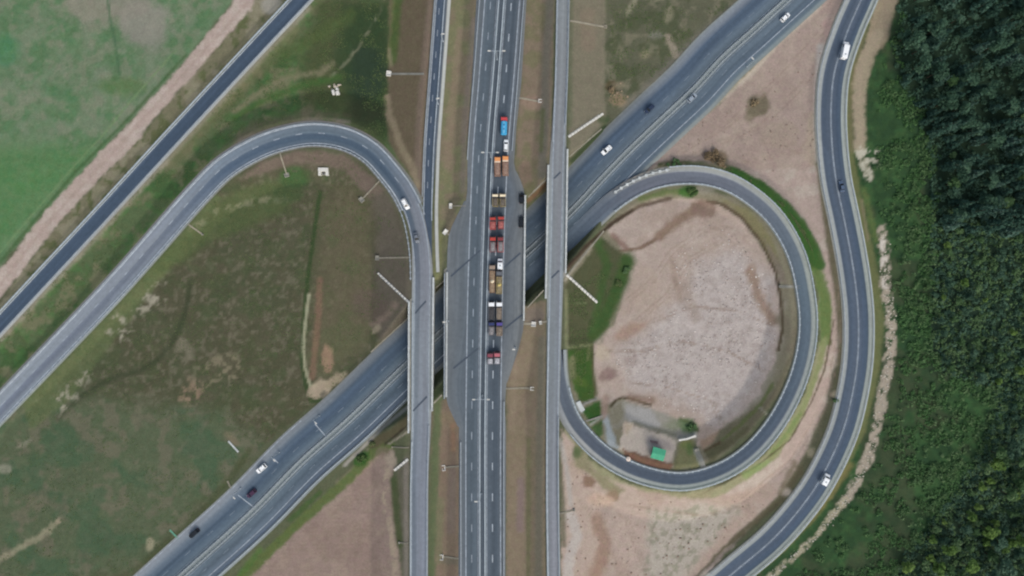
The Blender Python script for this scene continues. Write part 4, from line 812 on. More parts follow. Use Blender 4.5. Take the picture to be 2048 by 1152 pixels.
# ------------------------------------------------------------------ stairs, chutes, culverts
def stairs(a, b, label, w=.85):
    P0, P1 = G(*a), G(*b); L = math.hypot(P1[0] - P0[0], P1[1] - P0[1]); root = empty('embankment_stairs', (P0[0], P0[1], P0[2])); tag(root, label, 'stairs', 'stairs down the embankments')
    dx, dy = (P1[0] - P0[0]) / L, (P1[1] - P0[1]) / L; n = max(6, int(L / 0.75)); mb = MB(); rails = MB(); prev = None
    root.rotation_euler = (0, 0, math.atan2(dy, dx))
    for i in range(n):
        u = L * i / n; x, y = P0[0] + dx * u, P0[1] + dy * u; z = ground_z(x, y) - P0[2]
        mb.box(u, u + L / n * (.72 if i % 2 else 1.0), -w / 2, w / 2, z - .6, z + .22 + (0.12 if i % 2 == 0 else 0))
        if i % 3 == 0:
            rails.bar((u, w / 2 + .1, z), (u, w / 2 + .1, z + 1.1), .06, .06); p = (u, w / 2 + .1, z + 1.1)
            if prev: rails.bar(prev, p, .07, .07)
            prev = p
    mb.build('steps', M_CONC_W, root); rails.build('handrail', M_STEEL_D, root)
stairs((1137, 274), (1207, 227), 'white stairs climbing to the right bridge from its upper side')
stairs((1133, 550), (1195, 606), 'white stairs down the green slope inside the right loop')
stairs((818, 604), (756, 546), 'long white stairs down the brown slope left of the left bridge', .7)
stairs((816, 918), (788, 941), 'short white stairs beside the ploughed triangle below the left bridge')
def chute(a, b, label, w=.55, box=(1.6, 1.3), mat=None, bmat=None, name='drainage_chute'):
    P0, P1 = G(*a), G(*b); L = math.hypot(P1[0] - P0[0], P1[1] - P0[1]); dx, dy = (P1[0] - P0[0]) / L, (P1[1] - P0[1]) / L
    root = empty(name, P0, math.atan2(dy, dx)); tag(root, label, 'drain', 'drainage chutes down the road slopes'); mb = MB(); n = max(2, int(L / .8))
    q = []
    for i in range(n + 1):
        u = L * i / n; q.append((u, ground_z(P0[0] + dx * u, P0[1] + dy * u) - P0[2]))
    for (u0, z0), (u1, z1) in zip(q[:-1], q[1:]):
        mb.bar((u0, 0, z0), (u1, 0, z1), w, .2)
        for sgn in (-1, 1): mb.bar((u0, sgn * w * .5, z0 + .1), (u1, sgn * w * .5, z1 + .1), .1, .26)
    mb.build('channel', mat or M_CHUTE, root)
    if box:
        mb = MB(); z = q[-1][1]; l, ww = box
        mb.box(L - .1, L + l, -ww / 2, ww / 2, z - .4, z + .12); mb.box(L - .1, L + l, -ww / 2, -ww / 2 + .25, z + .12, z + .6); mb.box(L - .1, L + l, ww / 2 - .25, ww / 2, z + .12, z + .6); mb.box(L + l - .25, L + l, -ww / 2 + .25, ww / 2 - .25, z + .12, z + .45)
        mb.build('outlet_basin', bmat or M_CONC_W, root)
chute((848, 148), (782, 148), 'chute down the brown slope left of the slip road with pale basin', .7, (1.8, 2.0), M_CONC_D)
chute((1036, 196), (1077, 202), 'pale chute right of the main road above the blue tanker')
chute((1140, 42), (1208, 54), 'faint chute right of the right upper road near the top', .6, (1.2, 1.2), None, M_CHUTE)
chute((560, 304), (573, 347), 'thin chute inside the left ramp curve, left of the white portal', .4, (1.4, 1.8), None, M_CONC_D)
chute((764, 358), (726, 397), 'slanting chute inside the left ramp curve, right of the white portal', .4, (1.6, 2.0), None, M_CONC_D)
chute((821, 515), (758, 516), 'chute inside the left ramp just above the long stairs', .5, (1.4, 1.8), None, M_CONC_D)
chute((374, 446), (404, 468), 'short chute on the inner side of the straight left ramp', .5, (.6, .6), None, M_CONC_D)
chute((1046, 647), (1063, 648), 'stubby chute with big white basin between main road and right bridge', .8, (1.7, 1.9))
chute((1098, 642), (1083, 645), 'stubby chute from the right upper road facing a white basin', .6, (.9, 1.4))
chute((1012, 777), (1061, 777), 'chute right of the main road below the convoy')
chute((918, 932), (890, 935), 'chute left of the main road with tall white basin, upper of two', .5, (1.2, 2.2))
chute((918, 1117), (886, 1114), 'chute left of the main road with white basin near the bottom edge', .5, (1.2, 2.2))
chute((931, 412), (904, 412), 'chute left of the main road above the widening, with upright basin', .35, (1.1, 2.0), M_CHUTE, M_CONC_W)
chute((898, 470), (893, 466), 'white basin where the main road widens left of the red trucks', .5, (1.3, 2.2))
chute((1600, 574), (1562, 573), 'chute on the inner slope at the right end of the loop', .9, (.8, 1.0), M_CONC_D, M_CONC_D)
chute((1118, 1027), (1146, 1020), 'pinkish chute right of the right upper road near the soil', .5, (.8, .8), None, M_CONC_D)
chute((818, 895), (786, 894), 'thin chute left of the left upper road above the short stairs', .35, (.5, .5), None, M_CHUTE)
chute((817, 1086), (800, 1085), 'short chute left of the left upper road near the bottom', .4, (.6, .6), None, M_CONC_D)
chute((457, 882), (477, 904), 'pale channel lying in the meadow north of the motorway', .6, None, M_CONC)
chute((358, 1078), (340, 1060), 'greenish channel beside the motorway near the black car', .5, None, simple('green_drain', (112, 170, 146), .7))
chute((462, 976), (455, 962), 'small drain stub beside the motorway lamp', .5, None)
chute((1410, 940), (1394, 902), 'wide grey chute inside the loop right of the shed yard', 1.4, (1.0, 1.6), M_CONC_D, M_CONC_D)
chute((1172, 842), (1205, 832), 'lower of the two chutes in the green patch inside the loop', .6, None, M_CONC_D)
chute((1162, 811), (1194, 798), 'upper of the two chutes in the green patch inside the loop', .6, None, M_CONC_D)

def portal(px, py, rz, label, tumbled=False):
    P = G(px, py); root = empty('culvert_portal', (P[0], P[1], P[2]), rz); tag(root, label, 'culvert')
    mb = MB()
    if not tumbled:
        mb.box(-2.0, 2.0, .2, 1.7, -.5, 1.5); mb.box(-2.0, -1.0, -1.3, .2, -.5, 1.15); mb.box(.9, 2.0, -1.3, .2, -.5, 1.15)
        mb.build('headwall', M_CONC_W, root, bevel=.06)
        m2 = MB(); m2.box(-1.0, .9, -1.0, .2, -.5, .1); m2.build('apron', M_CONC_D, root)
        m3 = MB(); m3.cyl((-.05, .19, .45), .5, -.25, 'y', 16); m3.build('pipe_mouth', M_DARK, root)
        m3 = MB(); m3.cyl((-.1, -.45, .12), .42, .06, 'z', 16); m3.build('drain_opening', simple('drain_shadow', (70, 74, 82), .9), root)
    else:
        mb.box(-1.6, -.3, -1.2, 1.0, -.5, 1.1, .1, .1); mb.box(-.2, 1.4, -1.8, .1, -.5, 1.2, .15, .15); mb.box(.1, 1.5, .2, 1.4, -.5, .8, .2, .1)
        mb.build('headwall', M_CONC_W, root, bevel=.08)
        m2 = MB()
        for x, y, s in [(.3, 2.2, .6), (1.9, 2.3, .55), (2.5, 2.2, .4), (-1.9, 2.9, .5), (.6, 1.7, .5), (-1.2, 1.5, .35), (1.2, 1.9, .4), (0.2, 3.0, .4)]:
            m2.box(x - s, x + s, y - s * .7, y + s * .7, -.4, .35 + s * .4, .15, .12)
        m2.build('rubble', simple('pale_rubble', (186, 178, 164), .9, 0, .2, .8), root)
portal(648, 345, 0.0, 'square white culvert portal with dark opening inside the left ramp curve')
portal(672, 184, 0.3, 'broken white culvert portal with rubble in the dark grass', True)

# ------------------------------------------------------------------ lamps
def lamp(px, py, hd, label, z0, hgt, arms, armlen, name='street_lamp', grp='street lamps'):
    """px,py: where the lamp head shows; the mast stands below it"""
    top = W(px, py, z0 + hgt); root = empty(name, (top[0], top[1], z0), hd); tag(root, label, 'street lamp', grp)
    mb = MB(); mb.cyl((0, 0, 0), .16, hgt, 'z', 8, .09); mb.cyl((0, 0, 0), .3, .5, 'z', 8); mb.build('mast', M_STEEL, root)
    for sgn in arms:
        m = MB(); m.bar((0, 0, hgt), (sgn * armlen, 0, hgt + .15), .14, .12); m.build('arm', M_STEEL, root)
        m = MB(); m.box(min(sgn * (armlen - .2), sgn * (armlen + .9)), max(sgn * (armlen - .2), sgn * (armlen + .9)), -.22, .22, hgt + .05, hgt + .27); m.build('lamp_head', M_CONC_W, root, bevel=.05)
lamp(993, 102, 0, 'double armed lamp in the main road median near the top', ZU, 10, (-1, 1), 2.4)
lamp(980, 305, 0, 'double armed lamp in the main road median beside the orange trucks', ZU, 10, (-1, 1), 2.4)
lamp(962, 799, 0, 'double armed lamp in the main road median below the convoy', ZU, 10, (-1, 1), 2.4)
lamp(960, 1003, 0, 'lamp with its bright head to the left in the lower main road median', ZU, 10, (-1,), 1.2)
lamp(893, 644, 0, 'lamp on the left parapet of the middle bridge', ZU, 8, (-1,), .6)
lamp(1031, 699, 0, 'lamp where the right bay of the main road narrows', ZU, 9, (-1,), .3)
lamp(882, 68, 0, 'small lamp on the upper slip road, top one', ZU, 8, (1,), .4); lamp(872, 197, 0, 'small lamp on the upper slip road, lower one', ZU, 8, (1,), .4)
for (x, y, l) in [(543, 915, 'motorway lamp beside the white car in the south west'), (463, 990, 'motorway lamp north of the dark purple car'), (626, 840, 'motorway lamp near the left bridge')]:
    lamp(x, y, math.radians(-45), l, 0, 9, (1,), 1.2)
lamp(1508, 120, math.radians(135), 'motorway lamp on the south side in the north east', 0, 8, (1,), .5)
# thin cables across the north carriageway
def cable(a, b, label):
    mb = MB(); A, B = W(*a, .05), W(*b, .05); mb.bar((A[0], A[1], .05), (B[0], B[1], .05), .3, .05)
    tag(mb.build('cable_cover', M_LINE, None), label, 'cable cover', 'pale strips across the motorway')
cable((476, 990), (507, 1014), 'pale strip across the motorway lane beside the purple car'); cable((630, 848), (652, 873), 'pale strip across the motorway lane near the left bridge'); cable((548, 918), (556, 926), 'short pale strip on the motorway beside a lamp')

# ------------------------------------------------------------------ vehicles (front towards +Y)
def heading(dx, dy): return math.atan2(-dy, dx) - math.pi / 2
def wheels(root, xs, ys, r, w):
    for y in ys:
        for x in xs:
            m = MB(); m.cyl((x - w / 2, y, r), r, w, 'x', 14); t = m.build('wheel', M_DARK, root)
            m = MB(); m.cyl((x - w / 2 - .012 if x < 0 else x + w / 2 - .02, y, r), r * .55, .032, 'x', 10); m.build('rim', M_STEEL_D, t)
def loft(rings, name, mat, root, smooth=True):
    mb = MB(); n = len(rings[0])
    for r in rings: mb.v += r
    for i in range(len(rings) - 1):
        for j in range(n):
            k = (j + 1) % n; mb.f.append((i * n + j, i * n + k, (i + 1) * n + k, (i + 1) * n + j))
    mb.f.append(tuple(range(n))[::-1]); mb.f.append(tuple(range((len(rings) - 1) * n, len(rings) * n)))
    return mb.build(name, mat, root, smooth=False)
def ring(y, hw, z0, z1, r=.12):
    return [(-hw + r, y, z0), (hw - r, y, z0), (hw, y, z0 + r), (hw, y, z1 - r * 1.4), (hw - r, y, z1), (-hw + r, y, z1), (-hw, y, z1 - r * 1.4), (-hw, y, z0 + r)]
def car(px, py, d, colname, col, label, z0=0.0, L=4.4, w=1.8, kind='hatch', cat='car', name='passenger_car'):
    p = W(px, py, z0 + .8); root = empty(name, (p[0], p[1], z0 + .03), heading(*d)); tag(root, label, cat, 'vehicles on the roads')
    m = paint(colname, col); h = L / 2; hw = w / 2
    tall = 1.5 if kind == 'hatch' else 1.75
    loft([ring(-h, hw * .82, .42, .92), ring(-h + .12, hw * .96, .3, 1.0), ring(-h + .8, hw, .22, 1.02), ring(0, hw, .2, .98), ring(h - 1.2, hw, .22, .94), ring(h - .35, hw * .95, .3, .82), ring(h, hw * .78, .4, .68)], 'body', m, root)
    b0, b1 = (-h + .25, .15 * L) if kind != 'sedan' else (-h + .75, .12 * L)
    # greenhouse: glass cabin with a painted roof on top
    g = MB(); z1 = .96; zt = tall - .04
    c = [(b0, hw * .88), (b1 + .55, hw * .86)]; t = [(b0 + .35, hw * .70), (b1 - .25, hw * .70)]
    g.v = [(-c[0][1], c[0][0], z1), (c[0][1], c[0][0], z1), (c[1][1], c[1][0], z1 - .05), (-c[1][1], c[1][0], z1 - .05), (-t[0][1], t[0][0], zt), (t[0][1], t[0][0], zt), (t[1][1], t[1][0], zt), (-t[1][1], t[1][0], zt)]
    g.f = [(4, 5, 6, 7), (0, 1, 5, 4), (1, 2, 6, 5), (2, 3, 7, 6), (3, 0, 4, 7), (3, 2, 1, 0)]
    g.build('windows', M_GLASS, root)
    r = MB(); r.box(-hw * .72, hw * .72, t[0][0] - .02, t[1][0] + .02, zt, zt + .05, .03, .03); r.build('roof', m, root)
    for sx in (-1, 1):
        q = MB(); q.bar((sx * hw * .885, c[0][0] + .1, z1), (sx * hw * .71, t[0][0] + .1, zt), .12, .05); q.build('pillar', m, root); q = MB(); q.bar((sx * hw * .865, c[1][0] - .02, z1), (sx * hw * .71, t[1][0], zt), .08, .05); q.build('pillar', m, root)
        q = MB(); q.box(sx * hw * .62 - .17, sx * hw * .62 + .17, h - .14, h - .02, .56, .7); q.build('headlight', M_LAMP, root)
        q = MB(); q.box(sx * hw * .68 - .13, sx * hw * .68 + .13, -h - .01, -h + .08, .68, .86); q.build('tail_light', M_RED, root)
        q = MB(); q.box(sx * (hw + .1) - .1, sx * (hw + .1) + .1, b1 + .2, b1 + .32, .92, 1.06); q.build('mirror', m, root)
    wheels(root, (-hw + .1, hw - .1), (-h + .85, h - .9), .32, .2)
    return root
def van(px, py, d, colname, col, label, z0=0.0, L=6.5, w=2.0, hgt=2.5, cat='van', name='panel_van'):
    p = W(px, py, z0 + hgt * .8); root = empty(name, (p[0], p[1], z0 + .03), heading(*d)); tag(root, label, cat, 'vehicles on the roads')
    m = paint(colname, col); h = L / 2; hw = w / 2
    loft([ring(-h, hw * .96, .4, hgt - .08, .14), ring(-h + .15, hw, .3, hgt, .14), ring(h - 2.0, hw, .3, hgt, .14), ring(h - 1.55, hw * .97, .3, hgt - .1, .14), ring(h - .85, hw * .96, .3, 1.32, .14), ring(h - .12, hw * .9, .35, 1.02, .14), ring(h, hw * .8, .42, .85, .12)], 'body', m, root)
    q = MB(); q.poly([(-hw * .8, h - .93, 1.46), (hw * .8, h - .93, 1.46), (hw * .76, h - 1.5, hgt - .16), (-hw * .76, h - 1.5, hgt - .16)]); q.build('windscreen', M_GLASS, root)
    for sx in (-1, 1):
        q = MB(); q.box(sx * (hw + .012) - .012, sx * (hw + .012) + .012, h - 2.6, h - 1.75, 1.45, hgt - .45); q.build('side_window', M_GLASS, root)
        q = MB(); q.box(sx * hw * .66 - .17, sx * hw * .66 + .17, h - .12, h - .0, .72, .9); q.build('headlight', M_LAMP, root)
        q = MB(); q.box(sx * hw * .86 - .08, sx * hw * .86 + .08, -h - .02, -h + .05, .9, 1.3); q.build('tail_light', M_RED, root)
        q = MB(); q.box(sx * (hw + .16) - .12, sx * (hw + .16) + .12, h - 1.6, h - 1.45, 1.35, 1.7); q.build('mirror', M_CHASSIS, root)
    q = MB(); q.box(-.3, .3, -h + 1.2, -h + 1.8, hgt - .01, hgt + .06); q.build('roof_vent', M_STEEL_D, root)
    wheels(root, (-hw + .12, hw - .12), (-h + 1.2, h - 1.1), .36, .24)
    return root
def cabin(root, L, w, cl, m, top=2.9, visor=True):
    h = L / 2; mb = MB()
    mb.prism_x([(h - cl, .7), (h, .7), (h, 1.55), (h - .45, top - .15), (h - .75, top), (h - cl, top)], -w / 2, w / 2)
    c = mb.build('cab', m, root, bevel=.06)
    q = MB(); q.poly([(-w * .44, h + .012, 1.6), (w * .44, h + .012, 1.6), (w * .42, h - .40, top - .24), (-w * .42, h - .40, top - .24)]); q.build('windscreen', M_GLASS, c)
    for sx in (-1, 1):
        q = MB(); q.box(sx * (w / 2 + .012) - .012, sx * (w / 2 + .012) + .012, h - cl * .8, h - .55, 1.6, top - .4); q.build('side_window', M_GLASS, c)
        q = MB(); q.box(sx * (w / 2 + .18) - .12, sx * (w / 2 + .18) + .12, h - .35, h - .2, 1.7, 2.4); q.build('mirror', M_CHASSIS, c)
        q = MB(); q.box(sx * w * .36 - .18, sx * w * .36 + .18, h - .03, h + .03, .95, 1.15); q.build('headlight', M_LAMP, root)
    if visor:
        q = MB(); q.box(-w * .4, w * .4, h - .62, h - .3, top - .02, top + .08); q.build('sun_visor', M_CHASSIS, root)
def dump_truck(px, y0, y1, cab, bed, load, label, dx=0, cl=None, w=2.25, axles=3, heap=.35, seed=1, shield=None, crest=None):
    z0 = ZU + .03; L = (y1 - y0) * S * (H - z0 - 2) / H; py = (y0 + y1) / 2
    p = W(px, py, z0 + 2.0); root = empty('dump_truck', (p[0], p[1], z0), heading(dx, -1)); tag(root, label, 'dump truck', 'loaded trucks standing in the convoy')
    h = L / 2; cl = cl or min(2.1, L * .3)
    cabin(root, L, w, cl, paint(*cab), 2.85)
    mb = MB(); mb.box(-.5, .5, -h + .1, h - .3, .55, .95); mb.box(-w * .42, w * .42, h - .05, h + .12, .45, .8); mb.build('chassis', M_CHASSIS, root)
    bm_ = paint(*bed); y_a, y_b = -h, h - cl - .25; t = .12; zb, zt = 1.1, 2.35
    mb = MB(); mb.box(-w / 2, w / 2, y_a, y_b, zb - .12, zb); mb.box(-w / 2, -w / 2 + t, y_a + t, y_b - t, zb, zt); mb.box(w / 2 - t, w / 2, y_a + t, y_b - t, zb, zt); mb.box(-w / 2, w / 2, y_b - t, y_b, zb, zt + .3); mb.box(-w / 2, w / 2, y_a, y_a + t, zb, zt - .1)
    for k in range(5):
        yy = y_a + .3 + k * (y_b - y_a - .6) / 4
        for sx in (-1, 1): mb.box(sx * (w / 2 + .04) - .04, sx * (w / 2 + .04) + .04, yy - .06, yy + .06, zb, zt)
    bedo = mb.build('tipper_body', bm_, root)
    q = MB(); q.box(-w / 2, w / 2, y_b - .3, y_b + .35, zt + .32, zt + .44); q.build('cab_shield', M_CHASSIS if shield is None else paint(*shield), root)
    # heap of load
    nx, ny = 9, 15; r = np.random.default_rng(seed); mb = MB()
    for j in range(ny):
        for i in range(nx):
            u, v = i / (nx - 1) * 2 - 1, j / (ny - 1) * 2 - 1
            z = zt - .35 + heap * (1 - abs(u) ** 2) * (1 - abs(v) ** 3) + (r.random() - .5) * .16
            mb.v.append((u * (w / 2 - t), (y_a + y_b) / 2 + v * ((y_b - y_a) / 2 - t), z))
    for j in range(ny - 1):
        for i in range(nx - 1): a = j * nx + i; mb.f.append((a, a + 1, a + nx + 1, a + nx))
    mb.build('load', simple('load_' + load[0], load[1], .95, 0, .3, 2.2), root)
    if crest:
        q = MB(); q.cyl((0, (y_a + y_b) / 2 + .1, zt - .2), w * .34, .75, 'z', 12, .12); q.build('load_crest', simple('crest_' + crest[0], crest[1], .95, 0, .2, 2), root)
    ys = [h - 1.1] + [-h + 1.0 + k * 1.25 for k in range(axles - 1)]
    wheels(root, (-w / 2 + .2, w / 2 - .2), ys, .5, .34)
    for sx in (-1, 1):
        q = MB(); q.box(sx * w * .38 - .15, sx * w * .38 + .15, -h - .04, -h + .03, .8, .98); q.build('tail_light', M_RED, root)
        q = MB(); q.cyl((sx * .95, h - cl - .6, .75), .26, -.9, 'y', 10); q.build('fuel_tank', M_STEEL_D, root)
    q = MB(); q.bar((-w * .45, h - cl - .12, 1.0), (-w * .45, h - cl - .12, 3.1), .14, .14); q.build('exhaust', M_STEEL_D, root)
    return root
OR_ = ('orange', (222, 150, 92)); OR2 = ('orange_bed', (158, 122, 98)); CREAM = ('cream', (236, 222, 190)); YEL = ('yellow', (150, 138, 92)); RED = ('red', (176, 64, 56)); RED2 = ('dark_red', (128, 56, 60)); WHT = ('white', (236, 240, 242)); BLU = ('blue', (46, 58, 104)); GRY = ('grey', (100, 104, 110)); VIO = ('violet', (84, 74, 146)); BEI = ('beige', (150, 134, 120)); MAR = ('maroon', (128, 66, 80)); BRN = ('brown', (118, 92, 72)); PNK = ('faded_red', (176, 100, 110))
DUSK = ('dull_gravel', (104, 98, 90)); SOILB = ('brown_soil', (142, 120, 108)); SAND = ('sand', (140, 122, 102)); ASPH = ('dark_gravel', (72, 72, 74)); GRAV = ('grey_gravel', (132, 130, 132)); PALE = ('pale_sand', (176, 178, 184)); TAN = ('tan', (128, 118, 106)); REDS = ('reddish', (164, 102, 98)); GOLD = ('golden_sand', (132, 122, 96))
dump_truck(995, 312, 352, OR_, OR2, SOILB, 'left orange dump truck with brown soil, right behind the white car', seed=1, shield=('pale_orange', (226, 206, 184)))
dump_truck(1011, 310, 351, OR_, OR2, SOILB, 'right orange dump truck with brown soil, right behind the white car', seed=2, shield=('pale_orange', (226, 206, 184)))
dump_truck(990.5, 386, 413, CREAM, YEL, DUSK, 'left short truck with cream cab and yellow body behind the orange pair', seed=3, axles=2, cl=1.6)
dump_truck(1005.5, 386, 413, CREAM, YEL, DUSK, 'right short truck with cream cab and yellow body behind the orange pair', seed=4, axles=2, cl=1.6)
dump_truck(985.5, 432, 459, RED, RED, REDS, 'left short red truck with reddish load behind the cream cabs', seed=5, axles=2, cl=1.7)
dump_truck(1002, 431, 458, RED, RED2, REDS, 'right short red truck with reddish load behind the cream cabs', seed=6, axles=2, cl=1.7)
dump_truck(985.5, 472, 504, RED, RED2, GRAV, 'left red truck carrying grey gravel in the middle of the convoy', seed=7)
dump_truck(1001, 472, 504, RED2, RED, GRAV, 'right dark red truck carrying grey gravel in the middle of the convoy', seed=8)
dump_truck(984.5, 528, 586, BEI, BRN, SAND, 'long beige truck with a crest of pale sand, left of its pair', seed=9, axles=4, crest=('cream', (226, 214, 186)))
dump_truck(998.5, 540, 588, GRY, YEL, GOLD, 'long grey cabbed truck with a crest of golden sand behind the white van', seed=10, axles=4, crest=('gold', (206, 190, 118)))
dump_truck(983, 602, 640, WHT, GRY, ASPH, 'left truck with white cab and dark gravel load', seed=11)
dump_truck(998.5, 602, 640, WHT, GRY, TAN, 'right truck with white cab and dull brown load', seed=12)
dump_truck(983, 642, 671, BLU, GRY, GRAV, 'left truck with dark blue cab and grey load', seed=13, axles=3)
dump_truck(999, 642, 672, VIO, BEI, TAN, 'right truck with violet blue cab and tan load', seed=14, axles=3)
dump_truck(980.5, 704, 729, MAR, GRY, PALE, 'left maroon truck with pale load at the tail of the convoy', seed=15, axles=2, cl=2.0)
dump_truck(994.5, 703, 729, PNK, GRY, PALE, 'right faded red truck with pale load at the tail of the convoy', seed=16, axles=2, cl=2.0)
# blue tanker with a red cab at the head
def tanker(px, y0, y1, label):
    z0 = ZU + .03; L = (y1 - y0) * S * (H - z0 - 2) / H; p = W(px, (y0 + y1) / 2, z0 + 2); root = empty('tank_truck', (p[0], p[1], z0), heading(.03, -1)); tag(root, label, 'tank truck', 'vehicles on the roads')
    h = L / 2; w = 2.4; cl = 1.8
    cabin(root, L, w, cl, paint('tanker_red', (190, 70, 74)), 2.75)
    mb = MB(); mb.box(-.5, .5, -h + .1, h - .3, .55, .95); mb.box(-w * .42, w * .42, h - .05, h + .12, .45, .8); mb.build('chassis', M_CHASSIS, root)
    blue = paint('tanker_blue', (62, 158, 206)); n = 18; rings = []
    for y, s in ((-h, .78), (-h + .12, .95), (-h + .35, 1), (h - cl - .5, 1), (h - cl - .3, .95), (h - cl - .2, .8)):
        rings.append([(1.2 * s * math.cos(2 * math.pi * k / n), y, 1.95 + .85 * s * math.sin(2 * math.pi * k / n)) for k in range(n)])
    t = loft(rings, 'tank', blue, root)
    for yy in (-.6, 1.0):
        q = MB(); q.cyl((0, yy - .9, 2.78), .3, .14, 'z', 14); q.build('hatch', paint('tanker_dark_blue', (38, 96, 150)), root)
    q = MB(); q.box(-.35, .35, -h + .5, h - cl - .6, 2.79, 2.82); q.build('walkway', paint('tanker_pale_blue', (110, 180, 214)), root)
    for sx in (-1, 1):
        q = MB(); q.box(sx * 1.1 - .12, sx * 1.1 + .12, -h + .3, h - cl - .5, 1.05, 1.2); q.build('side_rail', paint('tanker_dark_blue', (38, 96, 150)), root)
        q = MB(); q.box(sx * .9 - .15, sx * .9 + .15, -h - .04, -h + .03, .8, .98); q.build('tail_light', M_RED, root)
    wheels(root, (-1.0, 1.0), (h - 1.1, -h + 1.0, -h + 2.2), .5, .34)
tanker(1008, 232, 270, 'blue tanker with red cab leading the convoy')
car(1012, 291, (.03, -1), 'white', (236, 240, 242), 'white car between the blue tanker and the orange trucks', ZU, 4.6, 1.8, 'hatch')
van(1000, 528, (0, -1), 'white', (236, 240, 242), 'short white van squeezed in front of the golden sand truck', ZU, 4.2, 2.0, 2.2)
car(1043.5, 396.5, (0, -1), 'black', (22, 28, 36), 'black car parked in the right bay beside the cream cabbed trucks', ZU, 4.3, 1.9, 'suv')
car(1042.5, 443.5, (.03, -1), 'black', (22, 28, 36), 'black car parked in the right bay beside the short red trucks', ZU, 4.5, 1.85, 'hatch')
car(810.5, 408, (15, 27), 'white', (236, 240, 242), 'white car driving down the left ramp towards the upper road', 6.45, 4.5, 1.9, 'hatch')
car(833, 475, (5, 22), 'silver_dark', (112, 120, 130), 'small grey car on the left upper road behind the white one', ZU, 4.0, 1.7, 'sedan')
car(1213, 300, (-14, 12), 'white', (236, 240, 242), 'white car on the motorway right of the right bridge', 0, 4.5, 1.85, 'sedan')
car(1299, 218, (-14, 13), 'navy', (40, 54, 78), 'dark blue car on the motorway beyond the white one', 0, 4.4, 1.8, 'sedan')
car(1384, 196, (14, -13), 'silver', (146, 158, 170), 'silver car heading up the motorway beside the soil triangle', 0, 4.4, 1.8, 'hatch')
car(1570.5, 34.5, (14, -13), 'white', (236, 240, 242), 'white car heading up the motorway near the top edge', 0, 4.3, 1.8, 'hatch')
car(523, 937, (-14, 12), 'white', (236, 240, 242), 'white car on the motorway left of the lamp, south west', 0, 4.6, 2.0, 'suv')
car(503, 987, (-14, 12), 'purple', (66, 40, 66), 'dark purple car on the motorway in the south west', 0, 4.3, 1.8, 'hatch')
car(388, 1067, (-14, 12), 'black', (22, 28, 36), 'black car on the outer lane of the motorway near the bottom left', 0, 4.8, 1.8, 'suv')
car(1683, 373, (-2, -12), 'slate', (78, 96, 120), 'slate blue car on the winding road beside the soil strip', .6, 4.5, 1.8, 'sedan')
van(1692, 99, (5, -24), 'white', (236, 240, 242), 'long white minibus on the winding road near the top', .6, 7.0, 2.3, 2.6, 'minibus', 'minibus')
van(1653, 960, (12, -22), 'white', (236, 240, 242), 'boxy white delivery van on the lower bend of the winding road', .6, 4.6, 2.3, 2.5)

# ------------------------------------------------------------------ yard inside the loop
P = G(1314, 905); shed = empty('site_shed', P, math.radians(-16)); tag(shed, 'small shed with bright green roof on the pale yard inside the loop', 'shed')
mb = MB(); mb.box(-2.2, 2.2, -1.9, 1.9, -.2, 2.4); mb.build('wall', simple('shed_wall', (120, 128, 124), .8), shed)
mb = MB(); mb.prism_x([(-2.25, 2.4), (2.25, 2.4), (2.25, 2.5), (0, 3.0), (-2.25, 2.5)], -2.6, 2.6); mb.build('roof', simple('green_sheet', (70, 158, 124), .7, 0, .14, 1), shed)
mb = MB(); mb.box(-.45, .45, -1.96, -1.9, -.1, 2.0); d_ = mb.build('door', M_CHASSIS, shed)
mb = MB(); mb.box(1.0, 1.8, -1.95, -1.9, 1.0, 1.8); mb.build('window', M_GLASS, shed)
P = G(1308, 884); mb = MB(); mb.box(-1.6, 1.6, -.45, .45, -.1, .7, .25, .15)
o = mb.build('dark_pallet_stack', simple('old_timber', (128, 112, 112), .9, 0, .3, 2), None, loc=P); o.name = 'timber_stack'; o.rotation_euler.z = -.2; tag(o, 'low stack of old timber behind the green roofed shed', 'timber stack')
P = G(1256, 917); wt = empty('water_tank', P); tag(wt, 'small round white tank on the brown bank of the yard', 'tank')
mb = MB(); mb.cyl((0, 0, -.2), .85, 1.3, 'z', 18); mb.cyl((0, 0, 1.1), .85, .2, 'z', 18, .3); mb.build('vessel', simple('tank_white', (224, 208, 194), .6), wt)
mb = MB(); mb.cyl((0, 0, 1.28), .22, .1, 'z', 12); mb.build('lid', M_STEEL_D, wt)
kerbline('retaining_wall', [(1357, 880), (1374, 877), (1391, 871)], .7, .8, M_CONC_W, 'short white wall at the corner of the yard inside the loop', 'wall')
kerbline('retaining_wall', [(1156, 803), (1160, 812), (1166, 822)], 1.8, .5, M_CONC, 'pale concrete block beside the loop at the green patch', 'wall')
P = G(1236, 180)
mb = MB()
for k in range(12): 
    x, y, s = random.uniform(-4, 4), random.uniform(-3, 3), random.uniform(.2, .5); mb.box(x - s, x + s, y - s, y + s, -.3, random.uniform(.2, .6), .1, .1)
tag(mb.build('rubble_heap', simple('brown_rubble', (150, 134, 112), .9, 0, .25, 1), None, loc=P), 'brownish rubble heap beside the top of the right stairs', 'rubble')

